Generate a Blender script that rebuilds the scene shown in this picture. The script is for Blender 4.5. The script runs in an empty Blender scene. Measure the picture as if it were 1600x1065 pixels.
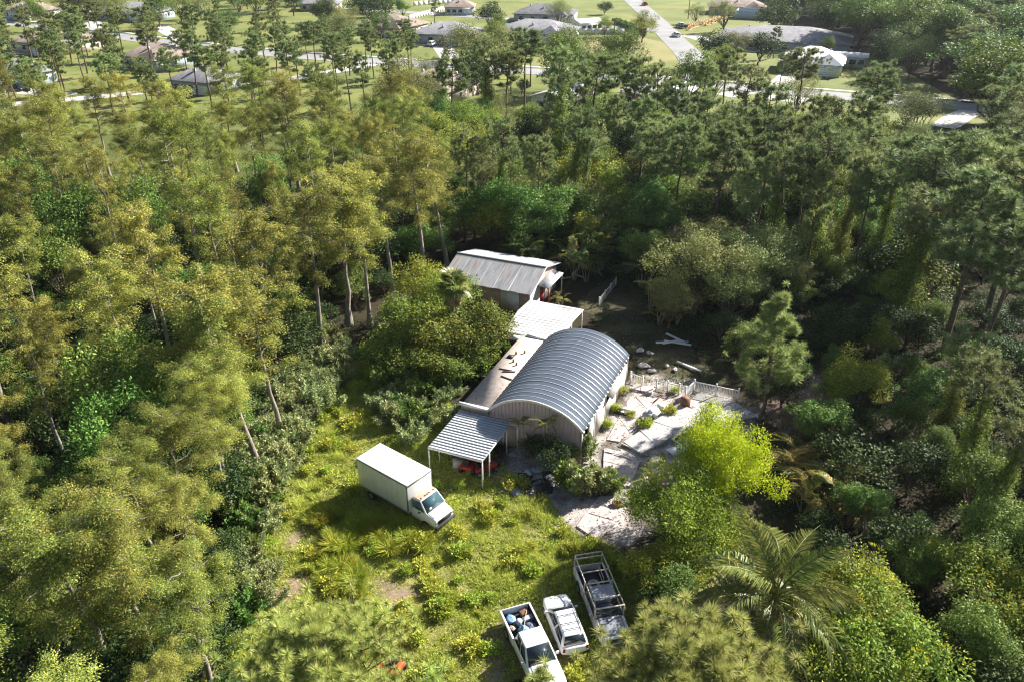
import bpy, math
import numpy as np
from mathutils import Vector, Matrix
from mathutils.geometry import tessellate_polygon

# ------------------------------------------------------------------ camera, world, sun, exposure
SC = bpy.context.scene
COL = SC.collection
CAM_H, PITCH, FPX = 37.0, math.radians(28.3), 1250.0
cam_d = bpy.data.cameras.new('camera')
cam = bpy.data.objects.new('camera', cam_d); COL.objects.link(cam)
cam.location = (0, 0, CAM_H)
cam.rotation_euler = (math.pi / 2 - PITCH, 0, 0)
cam_d.sensor_width = 36.0
cam_d.lens = FPX / 1600.0 * 36.0
cam_d.clip_end = 6000.0
SC.camera = cam

SUN_AZ, SUN_EL = math.radians(56), math.radians(32.5)      # azimuth measured from +Y towards +X
sdir = Vector((math.sin(SUN_AZ) * math.cos(SUN_EL), math.cos(SUN_AZ) * math.cos(SUN_EL), math.sin(SUN_EL)))
W = bpy.data.worlds.new('World'); SC.world = W; W.use_nodes = True
wn = W.node_tree.nodes; wl = W.node_tree.links
sky = wn.new('ShaderNodeTexSky'); sky.sky_type = 'NISHITA'; sky.sun_disc = False
sky.sun_elevation = SUN_EL; sky.sun_rotation = SUN_AZ
bg = wn['Background']; bg.inputs[1].default_value = 0.05
wl.new(sky.outputs[0], bg.inputs[0])
sl = bpy.data.lights.new('sun', 'SUN'); sl.energy = 5.0; sl.angle = math.radians(0.53); sl.color = (1.0, 0.955, 0.88)
sun = bpy.data.objects.new('sun', sl); COL.objects.link(sun)
sun.rotation_euler = sdir.to_track_quat('Z', 'Y').to_euler(); sun.location = (60, 60, 90)
SC.view_settings.view_transform = 'Standard'; SC.view_settings.look = 'None'
SC.view_settings.gamma = 1.0; SC.view_settings.use_curve_mapping = False
SC.view_settings.exposure = 1.46
cy = SC.cycles
cy.max_bounces = 4; cy.diffuse_bounces = 2; cy.glossy_bounces = 2; cy.transmission_bounces = 3
cy.transparent_max_bounces = 6; cy.volume_bounces = 0; cy.use_denoising = True
cy.pixel_filter_type = 'BLACKMAN_HARRIS'; cy.filter_width = 1.2; cy.caustics_reflective = False; cy.caustics_refractive = False

RNG = np.random.default_rng(11)
R = lambda a, b: float(RNG.uniform(a, b))
PI = math.pi

def g(px, py, z=0.0):
    """ground (or height z) point seen at a place in the 1600 px survey frame"""
    x = (px - 800) / FPX; y = -(py - 532.5) / FPX
    d = np.array([x, y * math.sin(PITCH) + math.cos(PITCH), y * math.cos(PITCH) - math.sin(PITCH)])
    t = (z - CAM_H) / d[2]
    return np.array([d[0] * t, d[1] * t])

def proj(X, Y, Z):
    dy = Y * math.cos(PITCH) - (Z - CAM_H) * math.sin(PITCH)
    up = Y * math.sin(PITCH) + (Z - CAM_H) * math.cos(PITCH)
    return 800 + FPX * X / dy, 532.5 - FPX * up / dy

# ------------------------------------------------------------------ materials
MATS = {}
def nodes(name):
    m = bpy.data.materials.new(name); m.use_nodes = True
    MATS[name] = m
    nt = m.node_tree
    return m, nt, nt.nodes, nt.links, nt.nodes['Principled BSDF']

def noise(nt, scale, detail=4, coord='Object', rough=0.6):
    tc = nt.nodes.new('ShaderNodeTexCoord'); n = nt.nodes.new('ShaderNodeTexNoise')
    n.inputs['Scale'].default_value = scale; n.inputs['Detail'].default_value = detail
    n.inputs['Roughness'].default_value = rough
    nt.links.new(tc.outputs[coord], n.inputs['Vector'])
    return n

def ramp(nt, src, stops):
    r = nt.nodes.new('ShaderNodeValToRGB')
    el = r.color_ramp.elements
    while len(el) < len(stops): el.new(0.5)
    for e, (p, c) in zip(el, stops):
        e.position = p; e.color = (*c, 1) if len(c) == 3 else c
    nt.links.new(src, r.inputs[0])
    return r

def surf(name, c1, c2=None, c3=None, rough=0.7, metal=0.0, scale=2.0, bump=0.0, bscale=20.0, stretch=None, spec=0.4, t=(0.35, 0.55, 0.72)):
    m, nt, N, L, b = nodes(name)
    b.inputs['Roughness'].default_value = rough; b.inputs['Metallic'].default_value = metal
    b.inputs['Specular IOR Level'].default_value = spec
    if c2 is None:
        b.inputs['Base Color'].default_value = (*c1, 1)
    else:
        n = noise(nt, scale, 6)
        if stretch:
            mp = N.new('ShaderNodeMapping'); mp.inputs['Scale'].default_value = stretch
            L.new(n.inputs['Vector'].links[0].from_socket, mp.inputs[0]); L.new(mp.outputs[0], n.inputs['Vector'])
        st = [(t[0], c1), (t[1], c2)] + ([(t[2], c3)] if c3 else [])
        r = ramp(nt, n.outputs[0], st)
        L.new(r.outputs[0], b.inputs['Base Color'])
    if bump:
        n2 = noise(nt, bscale, 5); bp = N.new('ShaderNodeBump')
        bp.inputs['Strength'].default_value = bump; bp.inputs['Distance'].default_value = 0.05
        L.new(n2.outputs[0], bp.inputs['Height']); L.new(bp.outputs[0], b.inputs['Normal'])
    return m

def leafmat(name, a, b_, c=None, trans=0.45, rough=0.6, spec=0.15, var=0.22):
    """leaf colours picked per leaf, whole plant shifted a little per object"""
    m, nt, N, L, b = nodes(name)
    geo = N.new('ShaderNodeNewGeometry')
    up = lambda q: tuple(min(0.8, v * 1.28 + e) for v, e in zip(q, (0.0, 0.0, 0.008)))
    st = [(0.1, up(a)), (0.75, up(b_))] + ([(0.97, up(c))] if c else [])
    r = ramp(nt, geo.outputs['Random Per Island'], st)
    oi = N.new('ShaderNodeObjectInfo')
    n = noise(nt, 0.55, 2)
    hs = N.new('ShaderNodeHueSaturation')
    mr = N.new('ShaderNodeMapRange'); mr.inputs[3].default_value = 1 - var; mr.inputs[4].default_value = 1 + var
    L.new(oi.outputs['Random'], mr.inputs[0])
    mn = N.new('ShaderNodeMapRange'); mn.inputs[1].default_value = 0.3; mn.inputs[2].default_value = 0.7
    mn.inputs[3].default_value = 0.78; mn.inputs[4].default_value = 1.2
    L.new(n.outputs[0], mn.inputs[0])
    mu = N.new('ShaderNodeMath'); mu.operation = 'MULTIPLY'
    L.new(mr.outputs[0], mu.inputs[0]); L.new(mn.outputs[0], mu.inputs[1])
    mh = N.new('ShaderNodeMapRange'); mh.inputs[3].default_value = 0.482; mh.inputs[4].default_value = 0.53
    m7 = N.new('ShaderNodeMath'); m7.operation = 'MULTIPLY'; m7.inputs[1].default_value = 7.31
    fr = N.new('ShaderNodeMath'); fr.operation = 'FRACT'
    L.new(oi.outputs['Random'], m7.inputs[0]); L.new(m7.outputs[0], fr.inputs[0]); L.new(fr.outputs[0], mh.inputs[0])
    L.new(mh.outputs[0], hs.inputs['Hue']); L.new(mu.outputs[0], hs.inputs['Value'])
    L.new(r.outputs[0], hs.inputs['Color'])
    L.new(hs.outputs[0], b.inputs['Base Color'])
    trans *= 0.62
    b.inputs['Roughness'].default_value = rough; b.inputs['Specular IOR Level'].default_value = spec
    tr = N.new('ShaderNodeBsdfTranslucent'); mx = N.new('ShaderNodeMixShader'); mx.inputs[0].default_value = trans
    L.new(hs.outputs[0], tr.inputs[0])
    L.new(b.outputs[0], mx.inputs[1]); L.new(tr.outputs[0], mx.inputs[2])
    L.new(mx.outputs[0], N['Material Output'].inputs['Surface'])
    return m

leafmat('leaf_cypress', (0.116, 0.144, 0.028), (0.266, 0.270, 0.046), (0.48, 0.40, 0.085), 0.45, var=0.34)
leafmat('leaf_pine', (0.135, 0.185, 0.060), (0.240, 0.285, 0.098), (0.35, 0.32, 0.13), 0.45)
leafmat('leaf_pine_near', (0.25, 0.31, 0.07), (0.42, 0.45, 0.12), (0.58, 0.50, 0.20), 0.5)
leafmat('leaf_oak', (0.120, 0.145, 0.038), (0.225, 0.235, 0.066), (0.34, 0.32, 0.11), 0.35, spec=0.2)
leafmat('leaf_broad', (0.065, 0.120, 0.018), (0.140, 0.210, 0.030), (0.22, 0.26, 0.045), 0.45, spec=0.2)
leafmat('leaf_bright', (0.120, 0.165, 0.022), (0.225, 0.265, 0.034), (0.36, 0.35, 0.045), 0.5)
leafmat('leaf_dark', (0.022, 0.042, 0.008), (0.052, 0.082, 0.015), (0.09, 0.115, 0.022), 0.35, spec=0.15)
leafmat('leaf_sage', (0.160, 0.195, 0.065), (0.285, 0.310, 0.115), (0.44, 0.44, 0.21), 0.35, spec=0.25)
leafmat('leaf_gold', (0.24, 0.32, 0.012), (0.44, 0.48, 0.014), (0.58, 0.54, 0.02), 0.5, var=0.05)
leafmat('leaf_green_gold', (0.135, 0.175, 0.020), (0.255, 0.285, 0.030), (0.42, 0.41, 0.04), 0.5, var=0.08)
leafmat('leaf_vine', (0.085, 0.125, 0.018), (0.180, 0.215, 0.030), (0.33, 0.31, 0.05), 0.6)
leafmat('leaf_palm', (0.095, 0.130, 0.026), (0.185, 0.210, 0.046), (0.36, 0.30, 0.085), 0.45, rough=0.4, spec=0.5)
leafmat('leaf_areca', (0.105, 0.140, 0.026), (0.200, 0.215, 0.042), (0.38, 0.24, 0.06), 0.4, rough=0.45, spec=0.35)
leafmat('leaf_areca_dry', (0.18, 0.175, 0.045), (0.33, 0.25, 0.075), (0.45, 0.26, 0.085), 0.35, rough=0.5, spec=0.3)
leafmat('leaf_dry', (0.20, 0.13, 0.06), (0.32, 0.22, 0.11), (0.38, 0.28, 0.16), 0.2)
leafmat('leaf_flower', (0.40, 0.42, 0.02), (0.55, 0.50, 0.025), None, 0.4, var=0.05)
leafmat('leaf_pinkish', (0.26, 0.19, 0.15), (0.40, 0.30, 0.24), (0.46, 0.37, 0.31), 0.2)
leafmat('leaf_grass', (0.28, 0.295, 0.042), (0.46, 0.455, 0.08), (0.60, 0.54, 0.20), 0.45, var=0.03)
leafmat('leaf_weed', (0.23, 0.28, 0.03), (0.40, 0.42, 0.054), (0.52, 0.50, 0.10), 0.45, var=0.15)
leafmat('leaf_tall_grass', (0.190, 0.235, 0.022), (0.350, 0.360, 0.032), (0.46, 0.42, 0.06), 0.45, var=0.12)
leafmat('leaf_pine_light', (0.16, 0.21, 0.06), (0.29, 0.33, 0.10), (0.42, 0.36, 0.14), 0.45)
surf('bark_grey', (0.16, 0.13, 0.10), (0.30, 0.26, 0.22), (0.42, 0.38, 0.34), 0.9, scale=3, stretch=(4, 4, 0.6), bump=0.6)
surf('bark_brown', (0.07, 0.05, 0.035), (0.15, 0.105, 0.075), (0.24, 0.18, 0.14), 0.9, scale=3, stretch=(3, 3, 1), bump=0.6)
surf('bark_pale', (0.30, 0.27, 0.24), (0.46, 0.43, 0.40), None, 0.9, scale=3, bump=0.4)
surf('bark_palm', (0.17, 0.14, 0.11), (0.33, 0.29, 0.24), None, 0.9, scale=2, stretch=(1, 1, 7), bump=0.5)
surf('white_paint', (0.80, 0.80, 0.79), (0.72, 0.715, 0.70), (0.60, 0.57, 0.52), 0.45, scale=1.3, t=(0.45, 0.66, 0.85))
surf('white_car', (0.80, 0.80, 0.80), (0.74, 0.735, 0.72), None, 0.22, scale=1.5, spec=0.5, t=(0.45, 0.75))
surf('white_fence', (0.78, 0.78, 0.77), (0.66, 0.66, 0.63), None, 0.5, scale=2)
surf('box_side', (0.70, 0.72, 0.72), (0.62, 0.64, 0.64), (0.50, 0.50, 0.47), 0.4, scale=0.9, stretch=(1, 1, 0.35), t=(0.4, 0.62, 0.8))
surf('roof_steel', (0.062, 0.080, 0.110), (0.080, 0.099, 0.130), (0.11, 0.126, 0.15), 0.75, metal=0.0, scale=0.8, stretch=(0.4, 2.5, 0.4), spec=0.1)
surf('roof_steel_b', (0.072, 0.092, 0.122), (0.092, 0.112, 0.143), (0.12, 0.136, 0.16), 0.75, metal=0.0, scale=0.8, stretch=(0.4, 2.5, 0.4), spec=0.1)
surf('seam_steel', (0.40, 0.43, 0.47), (0.50, 0.53, 0.57), None, 0.4, metal=0.2, scale=2)
surf('carport_steel', (0.36, 0.39, 0.42), (0.44, 0.46, 0.48), (0.25, 0.22, 0.19), 0.55, metal=0.0, scale=1.2, stretch=(3, 0.5, 1), spec=0.4)
surf('white_rust', (0.40, 0.41, 0.42), (0.33, 0.325, 0.32), (0.20, 0.11, 0.06), 0.6, scale=0.8, stretch=(0.5, 1.4, 1), t=(0.48, 0.61, 0.72))
surf('tin_roof', (0.30, 0.30, 0.31), (0.46, 0.455, 0.46), (0.34, 0.25, 0.20), 0.5, metal=0.35, scale=1.1, stretch=(2.2, 0.28, 0.3), t=(0.33, 0.52, 0.72))
surf('membrane', (0.40, 0.315, 0.265), (0.52, 0.44, 0.39), (0.24, 0.16, 0.115), 0.9, scale=1.3, bump=0.3, bscale=3, t=(0.35, 0.55, 0.75))
surf('gable_boards', (0.42, 0.30, 0.285), (0.54, 0.41, 0.39), (0.24, 0.165, 0.15), 0.85, scale=2.4, stretch=(3, 3, 0.25), t=(0.35, 0.55, 0.74))
surf('wall_cream', (0.66, 0.63, 0.57), (0.56, 0.53, 0.47), (0.36, 0.30, 0.25), 0.8, scale=0.9, stretch=(1.5, 1.5, 0.5), t=(0.42, 0.62, 0.82))
surf('wall_tan', (0.48, 0.37, 0.30), (0.38, 0.29, 0.24), None, 0.85, scale=1.5)
surf('wood_brown', (0.13, 0.06, 0.035), (0.22, 0.11, 0.06), (0.08, 0.04, 0.03), 0.8, scale=3, stretch=(3, 3, 0.4))
surf('wood_grey', (0.36, 0.32, 0.28), (0.50, 0.46, 0.42), (0.24, 0.20, 0.17), 0.85, scale=3, stretch=(0.5, 3, 3))
surf('concrete', (0.40, 0.38, 0.375), (0.46, 0.435, 0.43), (0.24, 0.21, 0.19), 0.95, scale=3.2, spec=0.1, bump=0.25, bscale=8, t=(0.38, 0.56, 0.72))
surf('concrete_pink', (0.43, 0.375, 0.36), (0.50, 0.44, 0.42), (0.25, 0.20, 0.17), 0.95, scale=3.5, spec=0.1, bump=0.25, bscale=8)
surf('asphalt', (0.24, 0.235, 0.23), (0.30, 0.295, 0.29), (0.35, 0.345, 0.34), 0.9, scale=0.15)
surf('drive', (0.46, 0.43, 0.40), (0.55, 0.52, 0.49), None, 0.9, scale=0.3)
surf('lawn', (0.105, 0.135, 0.024), (0.175, 0.19, 0.04), (0.25, 0.22, 0.075), 0.95, scale=0.06, bump=0.4, bscale=1.5)
surf('lawn_dry', (0.20, 0.195, 0.055), (0.27, 0.235, 0.09), (0.15, 0.17, 0.04), 0.95, scale=0.08)
surf('glass_dark', (0.018, 0.025, 0.030), rough=0.05, spec=0.8)
surf('glass_teal', (0.05, 0.10, 0.12), rough=0.05, spec=0.8)
surf('black_plastic', (0.02, 0.02, 0.02), rough=0.6)
surf('bed_dark', (0.018, 0.02, 0.025), (0.04, 0.042, 0.048), rough=0.7, scale=3)
surf('rubber', (0.022, 0.022, 0.022), (0.045, 0.042, 0.04), rough=0.85, scale=6)
surf('rim_metal', (0.35, 0.35, 0.36), rough=0.4, metal=0.7)
surf('chrome', (0.5, 0.5, 0.5), rough=0.25, metal=0.9)
surf('amber', (0.55, 0.20, 0.06), rough=0.4)
surf('red_lamp', (0.35, 0.02, 0.02), rough=0.3)
surf('peeling_paint', (0.72, 0.66, 0.60), (0.52, 0.30, 0.20), (0.76, 0.74, 0.72), 0.6, scale=3)
surf('faded_paint', (0.72, 0.70, 0.66), (0.58, 0.52, 0.46), (0.34, 0.24, 0.17), 0.6, scale=1.8, t=(0.4, 0.6, 0.78))
surf('rack_paint', (0.76, 0.71, 0.64), (0.58, 0.46, 0.36), None, 0.6, scale=4)
surf('hood_grey', (0.20, 0.21, 0.24), (0.28, 0.29, 0.32), None, 0.5, scale=3)
surf('red_paint', (0.42, 0.035, 0.03), (0.30, 0.03, 0.025), None, 0.45, scale=3)
surf('orange_paint', (0.72, 0.12, 0.03), (0.58, 0.08, 0.02), None, 0.45, scale=3)
surf('blue_tarp', (0.10, 0.22, 0.38), (0.22, 0.36, 0.50), None, 0.5, scale=4)
surf('pale_bag', (0.55, 0.58, 0.62), (0.42, 0.46, 0.52), None, 0.6, scale=5)
surf('navy_bag', (0.08, 0.10, 0.15), (0.14, 0.16, 0.22), None, 0.7, scale=5)
surf('brick_red', (0.28, 0.11, 0.07), (0.36, 0.16, 0.10), None, 0.85, scale=5)
surf('shingle_grey', (0.17, 0.17, 0.185), (0.24, 0.235, 0.245), (0.29, 0.285, 0.29), 0.9, scale=0.7)
surf('shingle_brown', (0.20, 0.15, 0.12), (0.28, 0.22, 0.18), (0.33, 0.27, 0.22), 0.9, scale=0.7)
surf('shingle_dark', (0.10, 0.10, 0.115), (0.15, 0.15, 0.165), None, 0.9, scale=0.7)
surf('roof_white', (0.72, 0.72, 0.72), (0.66, 0.65, 0.64), None, 0.5, scale=0.6)
surf('stucco_blue', (0.34, 0.40, 0.46), (0.40, 0.46, 0.51), None, 0.9, scale=1)
surf('stucco_beige', (0.48, 0.41, 0.33), (0.55, 0.48, 0.40), None, 0.9, scale=1)
surf('stucco_grey', (0.36, 0.37, 0.39), (0.42, 0.43, 0.45), None, 0.9, scale=1)
surf('stucco_white', (0.66, 0.66, 0.64), (0.72, 0.72, 0.70), None, 0.9, scale=1)
surf('lumber', (0.50, 0.28, 0.14), (0.60, 0.36, 0.19), None, 0.85, scale=4)
surf('dark_interior', (0.02, 0.017, 0.015), rough=0.9)
surf('car_red', (0.40, 0.02, 0.03), rough=0.25)
surf('car_dark', (0.025, 0.03, 0.04), rough=0.25)
surf('car_grey', (0.12, 0.15, 0.15), rough=0.3)

# ------------------------------------------------------------------ geometry helpers
class Geo:
    def __init__(s): s.v = []; s.f = []; s.n = 0
    def add(s, v, f):
        v = np.asarray(v, float).reshape(-1, 3); f = np.asarray(f, int)
        s.v.append(v); s.f.append(f + s.n); s.n += len(v); return s
    def box(s, c, d, rz=0.0, rx=0.0, ry=0.0):
        x, y, z = np.array(d) / 2.0
        v = np.array([[-x, -y, -z], [x, -y, -z], [x, y, -z], [-x, y, -z], [-x, -y, z], [x, -y, z], [x, y, z], [-x, y, z]])
        if rz or rx or ry:
            v = v @ np.array(Matrix.Rotation(rz, 3, 'Z') @ Matrix.Rotation(ry, 3, 'Y') @ Matrix.Rotation(rx, 3, 'X')).T
        return s.add(v + np.array(c), [[0, 3, 2, 1], [4, 5, 6, 7], [0, 1, 5, 4], [1, 2, 6, 5], [2, 3, 7, 6], [3, 0, 4, 7]])
    def tube(s, pts, rad, k=6, cap=True):
        pts = np.asarray(pts, float); n = len(pts)
        rad = np.broadcast_to(np.asarray(rad, float), (n,))
        tg = np.gradient(pts, axis=0); tg /= np.linalg.norm(tg, axis=1, keepdims=True) + 1e-9
        ref = np.array([0, 0, 1.0]) if abs(tg[0][2]) < 0.8 else np.array([1.0, 0, 0])
        a = np.cross(tg, ref); a /= np.linalg.norm(a, axis=1, keepdims=True) + 1e-9
        b = np.cross(tg, a)
        th = np.linspace(0, 2 * PI, k, endpoint=False)
        ring = pts[:, None] + rad[:, None, None] * (np.cos(th)[None, :, None] * a[:, None] + np.sin(th)[None, :, None] * b[:, None])
        f = [[i * k + j, i * k + (j + 1) % k, (i + 1) * k + (j + 1) % k, (i + 1) * k + j] for i in range(n - 1) for j in range(k)]
        s.add(ring, f)
        if cap:
            for i, rev in ((0, 1), (n - 1, 0)):
                idx = list(range(k)); r = ring[i]
                c = r.mean(0)
                s.add(np.vstack([r, c]), [[j, (j + 1) % k, k] for j in range(k)])
        return s
    def poly(s, pts, z):
        p = [Vector((a, b, 0)) for a, b in pts]
        t = tessellate_polygon([p])
        return s.add([[a, b, z] for a, b in pts], [list(x) for x in t])
    def prism(s, pts, axis, a0, a1):
        """closed outline extruded along an axis (0 x, 1 y, 2 z); pts are the other two coordinates in order"""
        n = len(pts); o = [i for i in range(3) if i != axis]
        v = np.zeros((2 * n, 3)); p = np.asarray(pts, float)
        for k, a in ((0, a0), (1, a1)):
            v[k * n:(k + 1) * n, o[0]] = p[:, 0]; v[k * n:(k + 1) * n, o[1]] = p[:, 1]; v[k * n:(k + 1) * n, axis] = a
        f = [[i, (i + 1) % n, n + (i + 1) % n, n + i] for i in range(n)]
        s.add(v, f)
        t = tessellate_polygon([[Vector((a, b, 0)) for a, b in pts]])
        s.add(v, [list(x) for x in t] + [[n + j for j in x] for x in t])
        return s
    def mesh(s, name, mat, smooth=False):
        V = np.vstack(s.v)
        lt = np.concatenate([np.full(len(f), f.shape[1], np.int32) for f in s.f if len(f)])
        idx = np.concatenate([f.ravel() for f in s.f if len(f)]).astype(np.int32)
        me = bpy.data.meshes.new(name)
        me.vertices.add(len(V)); me.vertices.foreach_set('co', V.astype(np.float32).ravel())
        me.loops.add(len(idx)); me.loops.foreach_set('vertex_index', idx)
        ls = np.concatenate([[0], np.cumsum(lt)[:-1]]).astype(np.int32)
        me.polygons.add(len(lt)); me.polygons.foreach_set('loop_start', ls); me.polygons.foreach_set('loop_total', lt)
        if smooth: me.polygons.foreach_set('use_smooth', np.ones(len(lt), bool))
        me.update(calc_edges=True)
        me.materials.append(MATS[mat])
        return me
    def add_poly(s, v):
        v = np.asarray(v, float); return s.add(v, [list(range(len(v)))])

def fix_normals(me):
    import bmesh
    bm = bmesh.new(); bm.from_mesh(me)
    bmesh.ops.remove_doubles(bm, verts=bm.verts, dist=1e-4)
    bmesh.ops.recalc_face_normals(bm, faces=bm.faces); bm.to_mesh(me); bm.free()

def obj(name, me, parent=None, loc=(0, 0, 0), rz=0.0, bevel=0.0, seg=2):
    o = bpy.data.objects.new(name, me); COL.objects.link(o)
    o.location = loc; o.rotation_euler = (0, 0, rz)
    if parent: o.parent = parent
    if bevel:
        fix_normals(me)
        m = o.modifiers.new('bevel', 'BEVEL'); m.width = bevel; m.segments = seg; m.limit_method = 'ANGLE'
    return o

def tag(o, label=None, cat=None, group=None, kind=None):
    if label: o['label'] = label
    if cat: o['category'] = cat
    if group: o['group'] = group
    if kind: o['kind'] = kind
    return o

def thing(name, label, cat, loc=(0, 0, 0), rz=0.0, group=None, scale=None):
    o = bpy.data.objects.new(name, None); COL.objects.link(o)
    o.location = loc; o.rotation_euler = (0, 0, rz); o.empty_display_size = 0.3
    if scale is not None: o.scale = scale if hasattr(scale, '__len__') else (scale,) * 3
    return tag(o, label, cat, group)

def unit(v): return v / (np.linalg.norm(v, axis=-1, keepdims=True) + 1e-9)

def rhombs(geo, c, d, L, Wd, rng, curl=0.0, nrm=None):
    """leaf blades: one four-cornered blade from c along d, its face turned towards nrm when given"""
    n = len(c); d = unit(d)
    s = unit(np.cross(d, unit(rng.normal(size=(n, 3))) if nrm is None else nrm))
    L = np.broadcast_to(L, (n,))[:, None]; Wd = np.broadcast_to(Wd, (n,))[:, None]
    mid = c + d * L * 0.5
    tip = c + d * L; tip[:, 2] -= curl * L[:, 0]
    V = np.stack([c, mid + s * Wd / 2, tip, mid - s * Wd / 2], 1).reshape(-1, 3)
    F = np.arange(n * 4).reshape(n, 4)
    geo.add(V, F)

def needles(geo, c, d, L, Wd, rng):
    n = len(c); d = unit(d)
    s = unit(np.cross(d, np.array([0.0, 0.0, 1.0]) + 0.55 * rng.normal(size=(n, 3))))
    L = np.broadcast_to(L, (n,))[:, None]; Wd = np.broadcast_to(Wd, (n,))[:, None]
    V = np.stack([c - s * Wd / 2, c + s * Wd / 2, c + d * L], 1).reshape(-1, 3)
    geo.add(V, np.arange(n * 3).reshape(n, 3))

def sphere_dirs(n, rng): return unit(rng.normal(size=(n, 3)))

def blob(geo, c, r, n, L, Wd, rng, droop=0.3, out=0.9, shell=0.62):
    """a clump of leaves through an ellipsoid, denser toward its skin"""
    d = sphere_dirs(n, rng)
    k = shell + (1 - shell) * rng.random(n) ** 0.7
    k *= 1 + 0.2 * rng.normal(size=n)
    p = np.asarray(c) + d * np.asarray(r) * k[:, None]
    dd = out * d + 0.7 * rng.normal(size=(n, 3)); dd[:, 2] -= droop
    rhombs(geo, p, dd, L * rng.uniform(0.7, 1.35, n), Wd * rng.uniform(0.75, 1.3, n), rng, 0, d + [0, 0, 0.45] + 0.42 * rng.normal(size=(n, 3)))

# ------------------------------------------------------------------ plant prototypes: (trunk mesh, crown mesh, height)
PROTO = {}
PROTO_H = dict(cypress_tree=15.0, pine_tree=15.0, vine_covered_pine_tree=15.0, oak_tree=10.0, broadleaf_tree=10.0, leafy_tree=8.0, woodland_tree=11.0, understory_tree=6.0, vine_covered_tree=5.0, flowering_tree=6.5, sage_shrub=2.6, shrub=2.0, weed_clump=0.75, grass_tussock=1.0)
def reg(kind, h, **meshes): PROTO.setdefault(kind, []).append((h, meshes))

def limb(geo, a, b, r0, r1, rng, sag=0.0, n=4, k=5):
    t = np.linspace(0, 1, n)[:, None]
    p = np.asarray(a) * (1 - t) + np.asarray(b) * t
    p[1:-1] += rng.normal(size=(n - 2, 3)) * 0.06 * np.linalg.norm(np.asarray(b) - np.asarray(a))
    p[:, 2] += sag * np.sin(t[:, 0] * PI)
    geo.tube(p, np.linspace(r0, r1, n), k, cap=False)

def make_cypress(seed, kind='cypress', fine=1.0):
    rng = np.random.default_rng(seed)
    h = 15.0; T = Geo(); C = Geo()
    lean = rng.normal(size=2) * 0.35
    zz = np.linspace(0, h * 0.92, 9)
    pts = np.stack([lean[0] * (zz / h) ** 1.5 + 0.06 * rng.normal(size=9), lean[1] * (zz / h) ** 1.5 + 0.06 * rng.normal(size=9), zz], 1)
    rad = 0.25 * (1 - zz / h * 0.98) + 0.16 * np.exp(-zz / 0.7)
    T.tube(pts, rad, 8)
    top = rng.uniform(0.86, 1.0)
    nb = int(rng.integers(21, 27)); az0 = rng.uniform(0, 6.28)
    for i in range(nb):
        t = (i + 0.5) / nb
        z = h * (0.42 + 0.56 * t ** 0.8)
        az = az0 + i * 2.4 + rng.normal() * 0.25
        prof = math.sin(min(1.0, 0.3 + 0.9 * t) * PI * 0.62) * (1.0 if t < 0.8 else 1.0 - 1.6 * (t - 0.8))
        ln = 3.2 * prof * rng.uniform(0.6, 1.2) * (0.75 if t < 0.25 else 1)
        if rng.random() < 0.1: continue
        a = np.array([np.interp(z, zz, pts[:, 0]), np.interp(z, zz, pts[:, 1]), z])
        rise = rng.uniform(0.05, 0.5) * (1.2 - t)
        b = a + np.array([math.cos(az) * ln, math.sin(az) * ln, ln * rise + 0.5 * t])
        limb(T, a, a + (b - a) * 0.8, 0.05, 0.012, rng, 0.06 * ln)
        m = max(2, int(ln / 0.7))
        for j in range(m):
            q = 0.35 + 0.68 * (j + rng.random() * 0.6) / m
            c = a + (b - a) * q; c[2] += 0.1 * ln * math.sin(min(1, q) * PI) + rng.normal() * 0.36 - 0.15 * (q > 0.85)
            c[:2] += rng.normal(size=2) * 0.45 * (0.4 + q * 0.6)
            rr = rng.uniform(0.42, 0.8) * (0.8 + 0.25 * q)
            n = int(430 * rr * rr * fine * 1.12)
            ax = unit(b - a); sd = unit(np.cross(ax, [0, 0, 1.0])); sw = rng.normal() * 0.5
            ax = unit(ax + sd * sw); sd = unit(np.cross(ax, [0, 0, 1.0]))
            e = rng.normal(size=(n, 3)) * np.array([0.62, 0.42, 0.26])
            p = c + rr * (e[:, :1] * ax + e[:, 1:2] * sd + e[:, 2:] * np.array([0, 0, 1.0]))
            p[:, 2] -= 0.22 * rr * (e[:, 0] ** 2 + 2 * e[:, 1] ** 2)
            d = unit(e[:, :1] * ax + e[:, 1:2] * sd + (e[:, 2:] + 0.25) * np.array([0, 0, 1.0]))
            dd = d * np.array([1, 1, 0.4]) + 0.5 * ax + 0.4 * rng.normal(size=(n, 3)); dd[:, 2] -= 0.4
            rhombs(C, p, dd, 0.21 / fine ** 0.5 * rng.uniform(0.6, 1.4, n), 0.064 / fine ** 0.4 * rng.uniform(0.7, 1.4, n), rng, 0.12, d + [0, 0, 0.5] + 0.4 * rng.normal(size=(n, 3)))
    for k in range(7):                                   # leader plumes close the top
        c = np.array([lean[0] * 0.9, lean[1] * 0.9, h * (0.84 + 0.022 * k)]) + rng.normal(size=3) * np.array([0.5, 0.5, 0.1]) * (1.2 - 0.12 * k)
        n = int(260 * fine); d = sphere_dirs(n, rng); d[:, 2] = np.abs(d[:, 2]) * 0.9 - 0.1
        dd = d * np.array([1, 1, 0.3]) + 0.4 * rng.normal(size=(n, 3)); dd[:, 2] -= 0.4
        rhombs(C, c + d * np.array([0.75, 0.75, 0.5]) * (0.4 + 0.65 * rng.random(n))[:, None], dd, 0.21 / fine ** 0.5 * rng.uniform(0.6, 1.4, n), 0.064 / fine ** 0.4 * rng.uniform(0.7, 1.4, n), rng, 0.12, d + [0, 0, 0.35] + 0.4 * rng.normal(size=(n, 3)))
    reg(kind, h, trunk=T.mesh('cypress_trunk', 'bark_grey', True), crown=C.mesh('cypress_crown', 'leaf_cypress'))

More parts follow.
